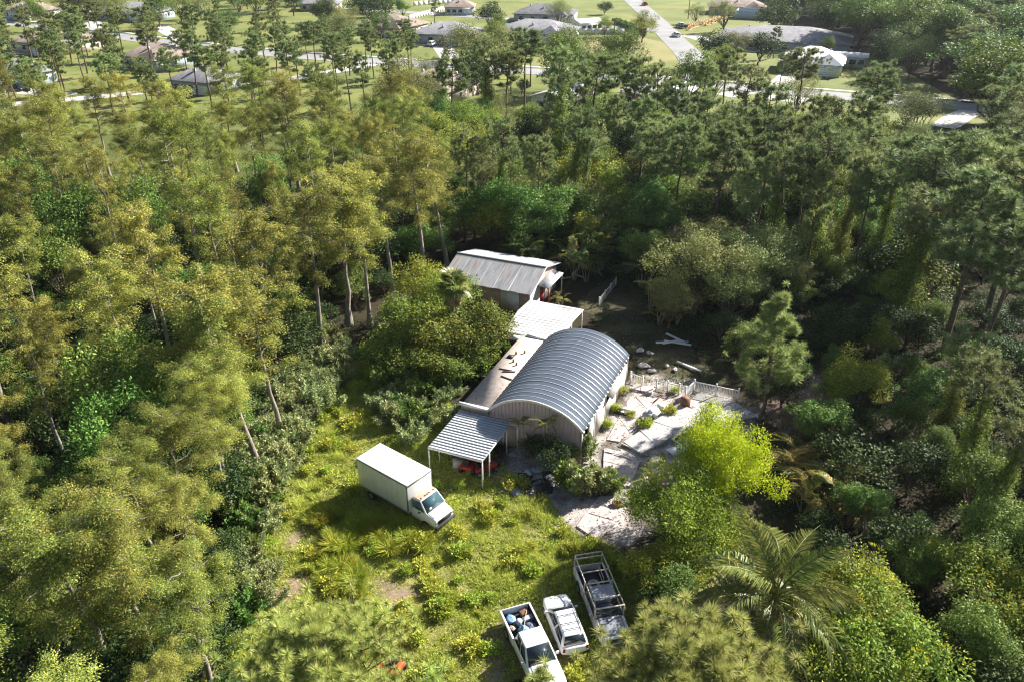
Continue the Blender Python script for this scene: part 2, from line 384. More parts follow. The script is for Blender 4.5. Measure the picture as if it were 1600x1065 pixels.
def pine_tufts(C, cs, r, n, rng, w=0.05, up=0.35):
    for c in cs:
        m = int(n * rng.uniform(0.7, 1.3)); rr = r * rng.uniform(0.75, 1.25)
        d = sphere_dirs(m, rng); d[:, 2] += up
        needles(C, np.asarray(c) + d * rr * 0.12, d, rr * rng.uniform(0.75, 1.2, m), w, rng)

def make_pine(seed, kind='pine', h=16.0, crown0=0.6, spread=2.8, nb=20, tuft=0.46, ntuft=58, mat='leaf_pine', w=0.08, per=13, shape='round'):
    rng = np.random.default_rng(seed)
    T = Geo(); C = Geo()
    zz = np.linspace(0, h * 0.96, 9); bx, by = rng.normal(size=2) * 0.5
    pts = np.stack([bx * (zz / h) ** 2 + 0.07 * rng.normal(size=9), by * (zz / h) ** 2 + 0.07 * rng.normal(size=9), zz], 1)
    T.tube(pts, (0.0125 * h) * (1 - zz / h * 0.82) + 0.02, 8)
    for i in range(nb):
        t = (i + rng.random()) / nb
        z = h * (crown0 + (0.97 - crown0) * t)
        az = i * 2.399 + rng.normal() * 0.4
        if shape == 'round': ln = spread * math.sqrt(max(0.04, 1 - (2 * (t * 0.92) - 0.85) ** 2 / 1.1)) * rng.uniform(0.65, 1.2)
        elif shape == 'dome': ln = spread * math.sqrt(max(0.03, 1 - t ** 2.4)) * rng.uniform(0.7, 1.08)
        else: ln = spread * (1.02 - t * 0.93) * rng.uniform(0.75, 1.15)
        a = np.array([np.interp(z, zz, pts[:, 0]), np.interp(z, zz, pts[:, 1]), z])
        b = a + np.array([math.cos(az) * ln, math.sin(az) * ln, ln * rng.uniform(0.05, 0.45)])
        limb(T, a, b, 0.05 * h / 16 + 0.012, 0.015, rng, -0.04 * ln)
        cs = []
        for j in range(per):
            s = 1.0 - 0.62 * rng.random() ** 1.5
            c = a + (b - a) * s + rng.normal(size=3) * np.array([1, 1, 0.55]) * 0.2 * ln * (0.5 + 0.5 * s)
            c[2] += 0.15
            cs.append(c)
            if j % 3 == 0: limb(T, a + (b - a) * s * 0.8, c, 0.018, 0.01, rng, 0, 3, 4)
        pine_tufts(C, cs, tuft, ntuft, rng, w)
    pine_tufts(C, [pts[-1] + np.array([0, 0, 0.25 * k]) + rng.normal(size=3) * 0.3 for k in range(4)], tuft, ntuft, rng, w)
    reg(kind, h, trunk=T.mesh(kind + '_trunk', 'bark_brown', True), crown=C.mesh(kind + '_crown', mat))

def make_broad(seed, kind, h, rx, mat, nblob=30, nleaf=230, L=0.24, Wd=0.12, crown0=0.3, bark='bark_brown', rb=(0.75, 1.35), droop=0.3, extra=None, squash=1.0):
    rng = np.random.default_rng(seed)
    T = Geo(); C = Geo(); X = Geo()
    cz = h * (1 + crown0) / 2; rz = h * (1 - crown0) / 2 * squash
    fork = np.array([0, 0, h * max(0.12, crown0 * 0.8)])
    zz = np.linspace(0, fork[2], 4)
    T.tube(np.stack([0.08 * rng.normal(size=4), 0.08 * rng.normal(size=4), zz], 1), np.linspace(0.02 * h + 0.05, 0.012 * h + 0.03, 4), 8)
    k = rx / 3.5
    for i in range(nblob):
        d = sphere_dirs(1, rng)[0]
        if d[2] < -0.35: d[2] = -d[2] * 0.5
        q = rng.uniform(0.5, 1.0)
        lump = 1 + 0.22 * math.sin(3 * math.atan2(d[1], d[0]) + seed) + 0.1 * rng.normal()
        c = np.array([0, 0, cz]) + d * np.array([rx * lump, rx * lump, rz]) * q
        r = rng.uniform(rb[0] * 0.7, rb[1]) * min(1.0, k + 0.15)
        n = int(nleaf * (r / 1.0) ** 2 * rng.uniform(0.8, 1.2))
        blob(C, c, (r, r, r * 0.78), n, L, Wd, rng, droop)
        if i % 2 == 0: limb(T, fork + rng.normal(size=3) * 0.05, c, 0.008 * h + 0.02, 0.015, rng, 0.1)
        if extra and rng.random() < extra[1]:
            top = c + np.array([0, 0, r * 0.6]); m = int(extra[2])
            d2 = sphere_dirs(m, rng); d2[:, 2] = np.abs(d2[:, 2])
            rhombs(X, top + d2 * np.array([r, r, r * 0.45]) * 0.85, d2, 0.15, 0.08, rng)
    ms = dict(trunk=T.mesh(kind + '_trunk', bark, True), crown=C.mesh(kind + '_crown', mat))
    if extra and X.n: ms['flowers'] = X.mesh(kind + '_flowers', extra[0])
    reg(kind, h, **ms)

def make_vine_pine(seed, h=15.0):
    rng = np.random.default_rng(seed)
    make_pine(seed + 100, 'vine_pine', h, 0.68, 3.0, 15, 0.46, 34)
    V = Geo()
    n = 22
    for i in range(n):
        t = i / n; z = 0.3 + h * 0.72 * t
        r = (1.9 * (1 - t) ** 1.3 + 0.55) * rng.uniform(0.75, 1.2)
        for q in range(2):
            a = rng.uniform(0, 6.28)
            c = np.array([math.cos(a) * r * 0.4, math.sin(a) * r * 0.4, z + rng.normal() * 0.2])
            blob(V, c, (r * 0.75, r * 0.75, 0.75), int(210 * max(0.6, r)), 0.19, 0.11, rng, 0.75)
    PROTO['vine_pine'][-1][1]['vine'] = V.mesh('vine_drape', 'leaf_vine')

def make_shrub(seed, kind, h, rx, mat, nst=16, nleaf=120, L=0.16, Wd=0.06, spiky=True):
    """upright leafy stems from one base"""
    rng = np.random.default_rng(seed)
    T = Geo(); C = Geo()
    for i in range(nst):
        a = rng.uniform(0, 6.28); q = rx * math.sqrt(rng.random())
        hh = h * rng.uniform(0.55, 1.05) * (1 - 0.35 * q / rx)
        b = np.array([math.cos(a) * q * 0.4, math.sin(a) * q * 0.4, 0]); e = np.array([math.cos(a) * q, math.sin(a) * q, hh])
        limb(T, b, e, 0.025, 0.008, rng, 0, 4, 4)
        t = 0.25 + 0.75 * rng.random(nleaf) ** 0.7
        wv = (0.34 if spiky else 0.5) * (1.25 - t * 0.85)
        d = sphere_dirs(nleaf, rng)
        p = b + (e - b) * t[:, None] + d * wv[:, None] * rng.random(nleaf)[:, None]
        dd = d + np.array([0, 0, 0.55]) + 0.3 * rng.normal(size=(nleaf, 3))
        rhombs(C, p, dd, L * rng.uniform(0.7, 1.3, nleaf), Wd * rng.uniform(0.8, 1.3, nleaf), rng, 0, d + [0, 0, 0.6] + 0.5 * rng.normal(size=(nleaf, 3)))
    reg(kind, h, stem=T.mesh(kind + '_stems', 'bark_pale', True), foliage=C.mesh(kind + '_foliage', mat))

for s in range(9): make_cypress(20 + s, 'cypress', 1.7)
for s in range(4): make_cypress(30 + s, 'cypress_near', 4.0)
for s in range(5): make_pine(40 + s, crown0=0.5 + 0.035 * s, spread=2.7 + 0.25 * (s % 3), nb=17 + 2 * (s % 3))
make_pine(61, 'young_pine', 11.0, 0.26, 2.9, 30, 0.42, 80, 'leaf_pine_light', 0.05, 11, 'cone')
for s in range(2): make_pine(70 + s, 'near_pine', 13.0, 0.5, 4.0, 50, 0.38, 130, 'leaf_pine_near', 0.03, 19, 'dome')
make_pine(75, 'small_pine', 6.0, 0.25, 1.3, 14, 0.36, 55, 'leaf_pine_near', 0.028, 6, 'cone')
for s in range(4): make_broad(80 + s, 'oak', 10.0, 3.9, 'leaf_oak', 38, 300, 0.17, 0.085, 0.14, rb=(0.8, 1.35))
for s in range(5): make_broad(90 + s, 'broad', 10.0, 3.4, 'leaf_broad', 34, 230, 0.25, 0.13, 0.2)
for s in range(3): make_broad(100 + s, 'bright', 8.0, 2.8, 'leaf_bright', 30, 240, 0.22, 0.11, 0.15)
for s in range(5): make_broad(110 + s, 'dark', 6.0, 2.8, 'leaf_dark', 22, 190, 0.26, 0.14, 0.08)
for s in range(4): make_broad(120 + s, 'mound', 5.0, 2.6, 'leaf_vine', 22, 330, 0.19, 0.11, 0.02, droop=0.7)
make_broad(130, 'gold', 7.0, 3.7, 'leaf_gold', 75, 800, 0.15, 0.07, 0.08, rb=(0.6, 1.05), droop=0.05)
for s in range(2): make_broad(134 + s, 'green_gold', 6.0, 3.4, 'leaf_green_gold', 55, 700, 0.15, 0.075, 0.08, rb=(0.6, 1.05), droop=0.1)
for s in range(3): make_broad(140 + s, 'flower', 6.5, 3.3, 'leaf_bright', 36, 330, 0.22, 0.11, 0.12, extra=('leaf_flower', 0.25, 50))
for s in range(2): make_broad(150 + s, 'pinkish', 3.2, 2.4, 'leaf_pinkish', 18, 150, 0.16, 0.05, 0.05, bark='bark_pale')
for s in range(3): make_vine_pine(160 + s)
for s in range(5): make_shrub(170 + s, 'sage', 2.6, 1.15, 'leaf_sage', 15, 120, 0.20, 0.085)
for s in range(3): make_shrub(180 + s, 'bush', 2.0, 1.2, 'leaf_broad', 16, 130, 0.22, 0.12, False)
for s in range(2): make_shrub(184 + s, 'pale_bush', 2.8, 1.4, 'leaf_sage', 18, 110, 0.30, 0.17, False)
for s in range(3): make_shrub(190 + s, 'weed_bush', 0.75, 0.65, 'leaf_weed', 14, 46, 0.17, 0.09, False)

def make_tussock(seed):
    rng = np.random.default_rng(seed); C = Geo(); n = 420
    a = rng.uniform(0, 6.28, n); q = 0.3 * np.sqrt(rng.random(n))
    p = np.stack([np.cos(a) * q, np.sin(a) * q, np.zeros(n)], 1)
    d = np.stack([np.cos(a) * (0.15 + q), np.sin(a) * (0.15 + q), np.ones(n)], 1) + 0.22 * rng.normal(size=(n, 3))
    d = unit(d); L = rng.uniform(0.5, 1.15, n)[:, None]
    s = unit(np.cross(d, rng.normal(size=(n, 3)))) * 0.014
    out = np.stack([np.cos(a), np.sin(a), -0.5 * np.ones(n)], 1) * L * 0.32
    m = p + d * L * 0.6; t = p + d * L + out
    V = np.stack([p - s, p + s, m + s, m - s, t], 1).reshape(-1, 3)
    i = np.arange(n)[:, None] * 5
    C.add(V, i + np.array([[0, 1, 2, 3]])); C.f.append((i + np.array([[3, 2, 4]])) + 0)
    reg('tussock', 1.0, foliage=C.mesh('tussock_blades', 'leaf_tall_grass'))
for s in range(4): make_tussock(200 + s)

NAMES = dict(cypress=('cypress_tree', 'tree'), cypress_near=('cypress_tree', 'tree'), pine=('pine_tree', 'tree'), young_pine=('pine_tree', 'tree'), near_pine=('pine_tree', 'tree'),
             small_pine=('pine_tree', 'tree'), oak=('oak_tree', 'tree'), broad=('broadleaf_tree', 'tree'), bright=('leafy_tree', 'tree'),
             dark=('understory_tree', 'tree'), mound=('vine_covered_tree', 'tree'), gold=('golden_tree', 'tree'), green_gold=('golden_tree', 'tree'),
             flower=('flowering_tree', 'tree'), pinkish=('dry_shrub', 'shrub'), vine_pine=('vine_covered_pine_tree', 'tree'), sage=('sage_shrub', 'shrub'),
             bush=('shrub', 'shrub'), pale_bush=('shrub', 'shrub'), weed_bush=('weed_clump', 'weed'), tussock=('grass_tussock', 'grass clump'))
CNT = {}
def plant(kind, xy, h, label, group=None, rz=None, wide=1.0, var=None, lean=0.05):
    if kind == 'cypress' and xy[1] < 46: kind = 'cypress_near'
    vs = PROTO[kind]; i = CNT.get(kind, 0); CNT[kind] = i + 1
    ph, ms = vs[(i * 3 + i // len(vs)) % len(vs) if var is None else var]
    s = h / ph
    nm, cat = NAMES[kind]
    e = thing(nm, label, cat, (float(xy[0]), float(xy[1]), -0.03), R(0, 6.28) if rz is None else rz, group, (s * wide, s * wide, s))
    e.rotation_euler.x = float(RNG.normal()) * lean; e.rotation_euler.y = float(RNG.normal()) * lean
    for k, me in ms.items():
        o_ = obj(k, me, e)
        if k in ('flowers', 'crown', 'foliage', 'vine'): o_['kind'] = 'stuff'
    return e

# ------------------------------------------------------------------ ground
def inpoly(P, poly):
    x, y = P[:, 0], P[:, 1]; r = np.zeros(len(P), bool); n = len(poly)
    for i in range(n):
        x1, y1 = poly[i]; x2, y2 = poly[(i + 1) % n]
        if y1 == y2: continue
        c = ((y1 > y) != (y2 > y)) & (x < (x2 - x1) * (y - y1) / (y2 - y1) + x1)
        r ^= c
    return r

def vnoise(P, scale, seed, octaves=4):
    out = np.zeros(len(P)); amp = 1.0; tot = 0
    for o in range(octaves):
        rg = np.random.default_rng(seed + o * 17); G = rg.random((256, 256))
        q = P * scale * 2 ** o + 1000.3 * (o + 1); i = np.floor(q).astype(int); f = q - i; f = f * f * (3 - 2 * f)
        a = G[i[:, 0] % 256, i[:, 1] % 256]; b = G[(i[:, 0] + 1) % 256, i[:, 1] % 256]
        c = G[i[:, 0] % 256, (i[:, 1] + 1) % 256]; d = G[(i[:, 0] + 1) % 256, (i[:, 1] + 1) % 256]
        out += amp * ((a * (1 - f[:, 0]) + b * f[:, 0]) * (1 - f[:, 1]) + (c * (1 - f[:, 0]) + d * f[:, 0]) * f[:, 1])
        tot += amp; amp *= 0.5
    return out / tot

def gp(lst): return [tuple(g(a, b)) for a, b in lst]
CLEAR = gp([(290, 1065), (355, 960), (385, 880), (400, 800), (425, 750), (455, 690), (475, 640), (505, 575), (560, 560), (610, 575), (640, 640), (700, 625), (760, 690), (800, 740), (850, 770), (905, 840), (960, 850), (990, 900), (1000, 960), (1060, 1065)])
SAND = gp([(775, 760), (800, 700), (850, 680), (915, 700), (940, 668), (980, 600), (1010, 585), (1075, 590), (1190, 640), (1165, 690), (1060, 740), (1015, 770), (1030, 800), (985, 850), (930, 848), (880, 820), (830, 800), (800, 790)])
YARD = gp([(905, 470), (960, 430), (1000, 450), (1010, 500), (1100, 560), (1150, 600), (990, 600), (985, 550), (930, 510)])
DIRT = [gp(p) for p in ([(575, 905), (600, 895), (655, 925), (650, 955), (615, 945)], [(415, 930), (470, 890), (505, 890), (480, 925), (440, 950)],
                        [(565, 990), (600, 985), (610, 1020), (580, 1035)], [(490, 660), (540, 645), (535, 665), (500, 680)], [(1190, 640), (1290, 560), (1320, 640), (1240, 690)],
                        [(440, 850), (490, 800), (500, 815), (455, 870)], [(740, 1000), (770, 980), (800, 1065), (760, 1065)])]

def soft(P, poly, w, seed, sc=0.6):
    """1 inside, ragged edge: test jittered copies of the point"""
    n1 = vnoise(P, sc, seed) - 0.5; n2 = vnoise(P, sc, seed + 5) - 0.5
    Q = P + np.stack([n1, n2], 1) * w * 2.6
    return inpoly(Q, poly).astype(float)

def far_axis(a, b, near, step):
    lo = [a, a * 0.5, a * 0.25]; return lo
xs = np.concatenate([[-2200, -1200, -700, -450, -300, -200, -140, -100, -75, -55], np.arange(-40, 36.01, 0.3), [50, 70, 100, 140, 200, 300, 450, 700, 1200, 2200]])
ys = np.concatenate([[-300, -150, -60, 0, 10], np.arange(18, 88.01, 0.3), [95, 110, 130, 160, 200, 260, 340, 430, 600, 1000, 1600, 2200]])
GX, GY = np.meshgrid(xs, ys); GP = np.stack([GX.ravel(), GY.ravel()], 1)
cl = soft(GP, CLEAR, 0.9, 3); sa = sum(soft(GP, SAND, 0.7 + 0.3 * j, 9 + 60 * j, 0.6 + 0.5 * j) for j in range(4)) / 4; yd = soft(GP, YARD, 0.9, 21)
di = np.zeros(len(GP))
for k, dpoly in enumerate(DIRT): di = np.maximum(di, sum(soft(GP, dpoly, 0.5 + 0.3 * j, 31 + k + 40 * j, 0.9 + 0.5 * j) for j in range(5)) / 5 * 0.85)
n1 = vnoise(GP, 0.5, 41); n2 = vnoise(GP, 1.7, 55)
col = np.array([0.034, 0.028, 0.018]) + np.outer(n1, [0.03, 0.026, 0.012])
gcol = np.array([0.17, 0.165, 0.05]) + np.outer(n2, [0.14, 0.12, 0.05])
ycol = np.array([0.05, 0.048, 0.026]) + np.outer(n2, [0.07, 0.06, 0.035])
scol = np.array([0.36, 0.31, 0.285]) + np.outer(n2 - 0.3, [0.34, 0.34, 0.34])
dcol = np.array([0.24, 0.165, 0.13]) + np.outer(n2 - 0.4, [0.25, 0.2, 0.16])
def lay(c, m): return col * (1 - m[:, None]) + c * m[:, None]
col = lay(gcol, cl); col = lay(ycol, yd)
weedy = np.clip((vnoise(GP, 0.75, 77) - 0.53) * 9, 0, 1) * 0.85
col = lay(scol, sa * (1 - weedy * 0.75)); col = lay(dcol, di)
far = ((GP[:, 1] > 120) & (GP[:, 0] < 95)).astype(float); col = lay(np.array([0.11, 0.13, 0.035]) + np.zeros((len(GP), 3)), far)
inside_near = (GP[:, 0] > -40) & (GP[:, 0] < 36) & (GP[:, 1] > 18) & (GP[:, 1] < 88)
gz = np.where(inside_near, (vnoise(GP, 0.35, 91) - 0.5) * 0.22 * (1 - sa) + (n2 - 0.5) * 0.05 - 0.05, -0.05)
nx, ny = len(xs), len(ys)
ii = (np.arange(ny - 1)[:, None] * nx + np.arange(nx - 1)[None, :]).ravel()
G_ = Geo().add(np.column_stack([GP, gz]), np.stack([ii, ii + 1, ii + nx + 1, ii + nx], 1))
m, nt, N, L, b = nodes('ground_soil')
at = N.new('ShaderNodeAttribute'); at.attribute_name = 'soil'
nn = noise(nt, 6.0, 6); rr = ramp(nt, nn.outputs[0], [(0.3, (0.62, 0.62, 0.62)), (0.7, (1.25, 1.25, 1.25))])
mx = N.new('ShaderNodeMix'); mx.data_type = 'RGBA'; mx.blend_type = 'MULTIPLY'; mx.inputs[0].default_value = 1.0
L.new(at.outputs['Color'], mx.inputs[6]); L.new(rr.outputs[0], mx.inputs[7]); L.new(mx.outputs[2], b.inputs['Base Color'])
b.inputs['Roughness'].default_value = 0.95; b.inputs['Specular IOR Level'].default_value = 0.1
nb_ = noise(nt, 9.0, 6); bp = N.new('ShaderNodeBump'); bp.inputs['Strength'].default_value = 0.7; bp.inputs['Distance'].default_value = 0.06
L.new(nb_.outputs[0], bp.inputs['Height']); L.new(bp.outputs[0], b.inputs['Normal'])
gme = G_.mesh('ground', 'ground_soil', True)
ca = gme.color_attributes.new('soil', 'FLOAT_COLOR', 'POINT')
ca.data.foreach_set('color', np.column_stack([np.clip(col, 0.01, 0.85), np.ones(len(col))]).astype(np.float32).ravel())
ground = obj('ground', gme); tag(ground, kind='structure')

def ground_z(P):
    P = np.asarray(P, float).reshape(-1, 2)
    s_ = soft(P, SAND, 0.8, 9)
    return (vnoise(P, 0.35, 91) - 0.5) * 0.22 * (1 - s_) + (vnoise(P, 1.7, 55) - 0.5) * 0.05 - 0.05

def sheet(name, pts, z, mat, kind='structure'):
    return tag(obj(name, Geo().poly(pts, z).mesh(name, mat)), kind=kind)

def ribbon(name, pts, w, z, mat, kerb=None):
    p = np.asarray(pts, float); t = unit(np.gradient(p, axis=0)); n = np.stack([-t[:, 1], t[:, 0]], 1)
    w = np.broadcast_to(w, (len(p),))[:, None]
    a = p + n * w / 2; b_ = p - n * w / 2; k = len(p)
    V = np.vstack([np.column_stack([a, np.full(k, z)]), np.column_stack([b_, np.full(k, z)])])
    F = [[i, i + 1, k + i + 1, k + i] for i in range(k - 1)]
    return tag(obj(name, Geo().add(V, F).mesh(name, mat)), kind='structure')

# far lawns, roads, drives
sheet('lawn', [(-400, 150), (60, 150), (96, 160), (104, 230), (100, 290), (112, 420), (112, 700), (-400, 700)], 0.0, 'lawn')
sheet('dry_lot', [tuple(g(*q)) for q in [(893, 100), (905, 68), (1000, 58), (1050, 70), (1058, 95), (960, 104)]], 0.02, 'lawn_dry')
def smooth_line(pts, n=40):
    p = np.asarray(pts, float); d = np.concatenate([[0], np.cumsum(np.linalg.norm(np.diff(p, axis=0), axis=1))])
    t = np.linspace(0, d[-1], n); q = np.stack([np.interp(t, d, p[:, 0]), np.interp(t, d, p[:, 1])], 1)
    for _ in range(3): q[1:-1] = (q[:-2] + q[1:-1] * 2 + q[2:]) / 4
    return q
ROAD = smooth_line([(-330, 400), (-165, 305), (-90, 254), (-40, 232), (0, 219), (33, 204), (72, 186), (100, 172), (150, 150)])
SIDE = smooth_line([(46, 199), (50, 225), (52, 250), (52, 275), (54, 310), (56, 400), (58, 600)])
LANE = smooth_line([(-130, 166), (-100, 180), (-72, 197), (-52, 208), (-36, 230)])
ribbon('road', ROAD, 8.5, 0.06, 'asphalt'); ribbon('side_street', SIDE, 8.0, 0.07, 'asphalt'); ribbon('lane', LANE, 5.0, 0.05, 'drive')
ribbon('cross_street', smooth_line([(52, 296), (20, 318), (-30, 345), (-90, 380)]), 7.0, 0.055, 'asphalt')
ribbon('sand_track', smooth_line([g(1475, 200), g(1500, 180), g(1540, 168), g(1590, 200)], 12), [4, 5, 5, 5, 5, 5, 5, 5, 5, 5, 5, 5], 0.05, 'drive')
ribbon('sidewalk', ROAD + np.array([3.2, 6.2]), 1.5, 0.045, 'drive')
for a, b_, w in (((690, 72), (705, 92), 6), ((250, 42), (300, 70), 6), ((140, 33), (160, 50), 6), ((1240, 118), (1215, 140), 7), ((1075, 55), (1120, 68), 6), ((860, 36), (870, 60), 5),
                 ((15, 140), (110, 150), 6), ((1190, 140), (1130, 150), 5), ((1290, 160), (1200, 152), 6), ((905, 190), (880, 215), 4)):
    ribbon('driveway', smooth_line([g(*a), g(*b_)], 6), w, 0.035, 'drive')

# ------------------------------------------------------------------ clearing buildings; local frame: x along the arch chord, y to the back
OX, OY, RZ = -1.73, 52.02, math.radians(-22.9)
UX = np.array([math.cos(RZ), math.sin(RZ)]); UY = np.array([-math.sin(RZ), math.cos(RZ)])
def loc(u, v): q = np.array([OX, OY]) + u * UX + v * UY; return (float(q[0]), float(q[1]), 0.0)
ORIG = (OX, OY, 0.0)

# arched workshop
QW, QL, QE, QS = 7.5, 12.7, 3.0, 1.6
QR = ((QW / 2) ** 2 + QS ** 2) / (2 * QS)
def arch(k=24, off=0.0, over=0.0):
    a0 = math.asin(QW / 2 / QR) + over
    th = np.linspace(-a0, a0, k)
    return np.stack([QW / 2 + (QR + off) * np.sin(th), QE + QS - QR + (QR + off) * np.cos(th)], 1)
work = thing('arched_workshop', 'workshop with arched blue-grey ribbed metal roof and pinkish board gable', 'building', ORIG, RZ)
NP_ = 21; pw = QL / NP_
o_, i_ = arch(24, 0.05, 0.03), arch(24, 0.0, 0.03)
pan = Geo(); pan.prism([tuple(q) for q in np.vstack([o_, i_[::-1]])], 1, 0.012, pw - 0.012)
rib = Geo(); o2 = arch(24, 0.085, 0.035); rib.prism([tuple(q) for q in np.vstack([o2, arch(24, 0.03, 0.035)[::-1]])], 1, -0.022, 0.022)
pm = [pan.mesh('roof_panel', 'roof_steel'), pan.mesh('roof_panel', 'roof_steel_b')]; rm = rib.mesh('seam', 'seam_steel')
for i in range(NP_):
    p_ = obj('roof_panel', pm[int(RNG.random() < 0.35)], work, (0, i * pw, 0.006 * float(RNG.normal())))
    obj('seam', rm, p_, (0, 0, 0))
cap = Geo(); cap.prism([tuple(q) for q in np.vstack([arch(24, 0.13, 0.04), arch(24, -0.06, 0.04)[::-1]])], 1, -0.12, -0.05)
obj('gable_trim', cap.mesh('gable_trim', 'faded_paint'), work)
# front gable boards: real battens over backing
A = arch(30, -0.01)
fg = Geo(); fg.prism([(0.02, 0)] + [tuple(q) for q in A] + [(QW - 0.02, 0)], 1, 0.0, 0.12)
obj('gable_wall', fg.mesh('gable_wall', 'gable_boards'), work)
bt = Geo()
for x in np.arange(0.1, QW - 0.05, 0.3):
    zt = float(np.interp(x, A[:, 0], A[:, 1])) - 0.05
    bt.box((x, -0.012, zt / 2), (0.05, 0.03, zt))
obj('battens', bt.mesh('battens', 'gable_boards'), work)
obj('gable_door', Geo().box((2.35, -0.03, 1.05), (0.12, 0.05, 2.1)).box((1.15, -0.03, 1.05), (0.12, 0.05, 2.1)).box((1.75, -0.03, 2.1), (1.3, 0.05, 0.12)).mesh('gable_door', 'white_paint'), work)
obj('door_leaf', Geo().box((1.75, -0.02, 1.0), (1.1, 0.03, 2.0)).mesh('door_leaf', 'wall_tan'), work)
bk = Geo(); bk.prism([(0.02, 0)] + [tuple(q) for q in A] + [(QW - 0.02, 0)], 1, QL - 0.12, QL)
obj('back_wall', bk.mesh('back_wall', 'wall_tan'), work)
# right wall: bays between posts, two filled by recessed brown panels
for y0, y1, mt, z0, z1 in ((0.12, 1.9, 'wood_brown', 0, 2.95), (2.0, 3.2, 'box_side', 0, 2.9), (3.3, 6.2, 'wall_cream', 0, 2.92), (6.3, 9.6, 'wall_cream', 0, 1.45), (9.7, 12.6, 'wall_cream', 0, 2.1)):
    obj('wall_bay', Geo().box((QW - 0.06 - (0.5 if mt == 'wood_brown' else 0), (y0 + y1) / 2, (z0 + z1) / 2), (0.1, y1 - y0, z1 - z0)).mesh('wall_bay', mt), work)
obj('window_shutter', Geo().box((QW + 0.25, 7.9, 2.45), (0.75, 3.3, 0.05), 0, 0, 0.55).mesh('window_shutter', 'wood_grey'), work)
obj('opening_panel', Geo().box((QW - 0.3, 7.95, 2.2), (0.06, 3.4, 1.5)).mesh('opening_panel', 'wood_brown'), work)
obj('wall_band', Geo().box((QW - 0.1, 11.15, 2.55), (0.08, 2.9, 0.85)).mesh('wall_band', 'wood_brown'), work)
for y in (0.06, 1.95, 3.25, 6.25, 9.65, 12.64):
    obj('post', Geo().box((QW - 0.04, y, 1.5), (0.16, 0.12, 3.0)).mesh('post', 'faded_paint'), work)
obj('left_wall', Geo().box((0.06, QL / 2, 1.5), (0.1, QL - 0.3, 3.0)).mesh('left_wall', 'wall_tan'), work)
fas = Geo().box((QW + 0.08, QL / 2, QE - 0.12), (0.03, QL, 0.06)); obj('eave_board', fas.mesh('eave_board', 'wood_brown'), work)
for i in range(NP_):                                   # scalloped panel ends along the right eave
    obj('panel_end', Geo().tube([(QW + 0.07, i * pw, QE - 0.06), (QW + 0.16, i * pw, QE - 0.13)], 0.13, 8).mesh('panel_end', 'white_paint'), work)

# flat annex
ann = thing('flat_annex', 'low annex with stained beige flat roof left of arched workshop', 'building', ORIG, RZ)
obj('roof', Geo().box((-1.2, 6.2, 2.86), (2.36, 12.3, 0.16)).mesh('roof', 'membrane'), ann)
obj('wall', Geo().box((-1.2, 6.2, 1.38), (2.2, 12.0, 2.76)).mesh('wall', 'wall_tan'), ann)
obj('front_fascia', Geo().box((-1.35, -0.12, 3.02), (2.5, 0.3, 0.14)).mesh('front_fascia', 'white_paint'), ann)
obj('fascia_board', Geo().box((-1.25, -0.05, 2.7), (2.3, 0.08, 0.45)).mesh('fascia_board', 'gable_boards'), ann)
obj('end_cap', Geo().box((-0.95, 12.5, 3.0), (1.9, 0.5, 0.12)).mesh('end_cap', 'white_paint'), ann)
obj('end_cap', Geo().box((-2.7, 12.2, 2.7), (1.0, 0.6, 0.1)).mesh('end_cap', 'white_paint'), ann)
for x, y in ((-1.5, 8.9), (-1.2, 7.6), (-0.9, 9.4), (-0.75, 7.2)):
    obj('vent_pipe', Geo().tube([(x, y, 2.94), (x, y, 3.2)], 0.09, 8).mesh('vent_pipe', 'wood_brown'), ann)
obj('roof_hatch', Geo().box((-1.75, 8.3, 3.0), (0.5, 0.5, 0.1)).mesh('roof_hatch', 'black_plastic'), ann)
for x, y, r in ((-0.9, 5.9, 0.4), (-1.3, 6.1, 0.1), (-0.7, 4.9, -0.2)):
    obj('batten', Geo().box((x, y, 2.99), (1.1, 0.09, 0.08), r).mesh('batten', 'wood_brown'), ann)

def carport(name, label, u0, u1, v0, v1, zf, zb, n, mat, posts, ridge=None):
    t = thing(name, label, 'carport', ORIG, RZ)
    w = (u1 - u0) / n; ym = (v0 + v1) / 2
    return t, w
# near carport, pans run across, front edge a little lower
t = thing('carport', 'ribbed grey metal carport on thin white posts in front of workshop', 'carport', ORIG, RZ)
u0, u1, v0, v1 = -2.42, 1.92, -5.6, -0.2; n = 17; w = (v1 - v0) / n
pg = Geo().prism([(0.0, 0.0), (0.03, 0.075), (0.07, 0.075), (0.1, 0.012), (w - 0.004, 0.012), (w - 0.004, -0.005), (0.0, -0.005)], 0, u0, u1)
pmesh = pg.mesh('roof_pan', 'carport_steel')
for i in range(n): obj('roof_pan', pmesh, t, (0, v0 + i * w, 2.44 + 0.012 * i * 0.5 + 0.004 * float(RNG.normal())))
obj('edge_beam', Geo().box(((u0 + u1) / 2, v0 + 0.02, 2.39), (u1 - u0 + 0.06, 0.06, 0.1)).mesh('edge_beam', 'white_paint'), t)
obj('edge_beam', Geo().box((u0 - 0.01, (v0 + v1) / 2, 2.39), (0.06, v1 - v0 - 0.1, 0.1)).mesh('edge_beam', 'white_paint'), t)
obj('edge_beam', Geo().box((u1 + 0.01, (v0 + v1) / 2, 2.39), (0.06, v1 - v0 - 0.1, 0.1)).mesh('edge_beam', 'white_paint'), t)
for x, y in ((u0 + 0.02, v0 + 0.08), (u1 - 0.02, v0 + 0.08), (u0 + 0.02, -4.0), (u1 - 0.02, -4.3), (u1 - 0.02, -1.1), (u0 + 0.02, -1.2)):
    obj('post', Geo().box((x, y, 1.16), (0.075, 0.075, 2.4)).mesh('post', 'white_paint'), t)

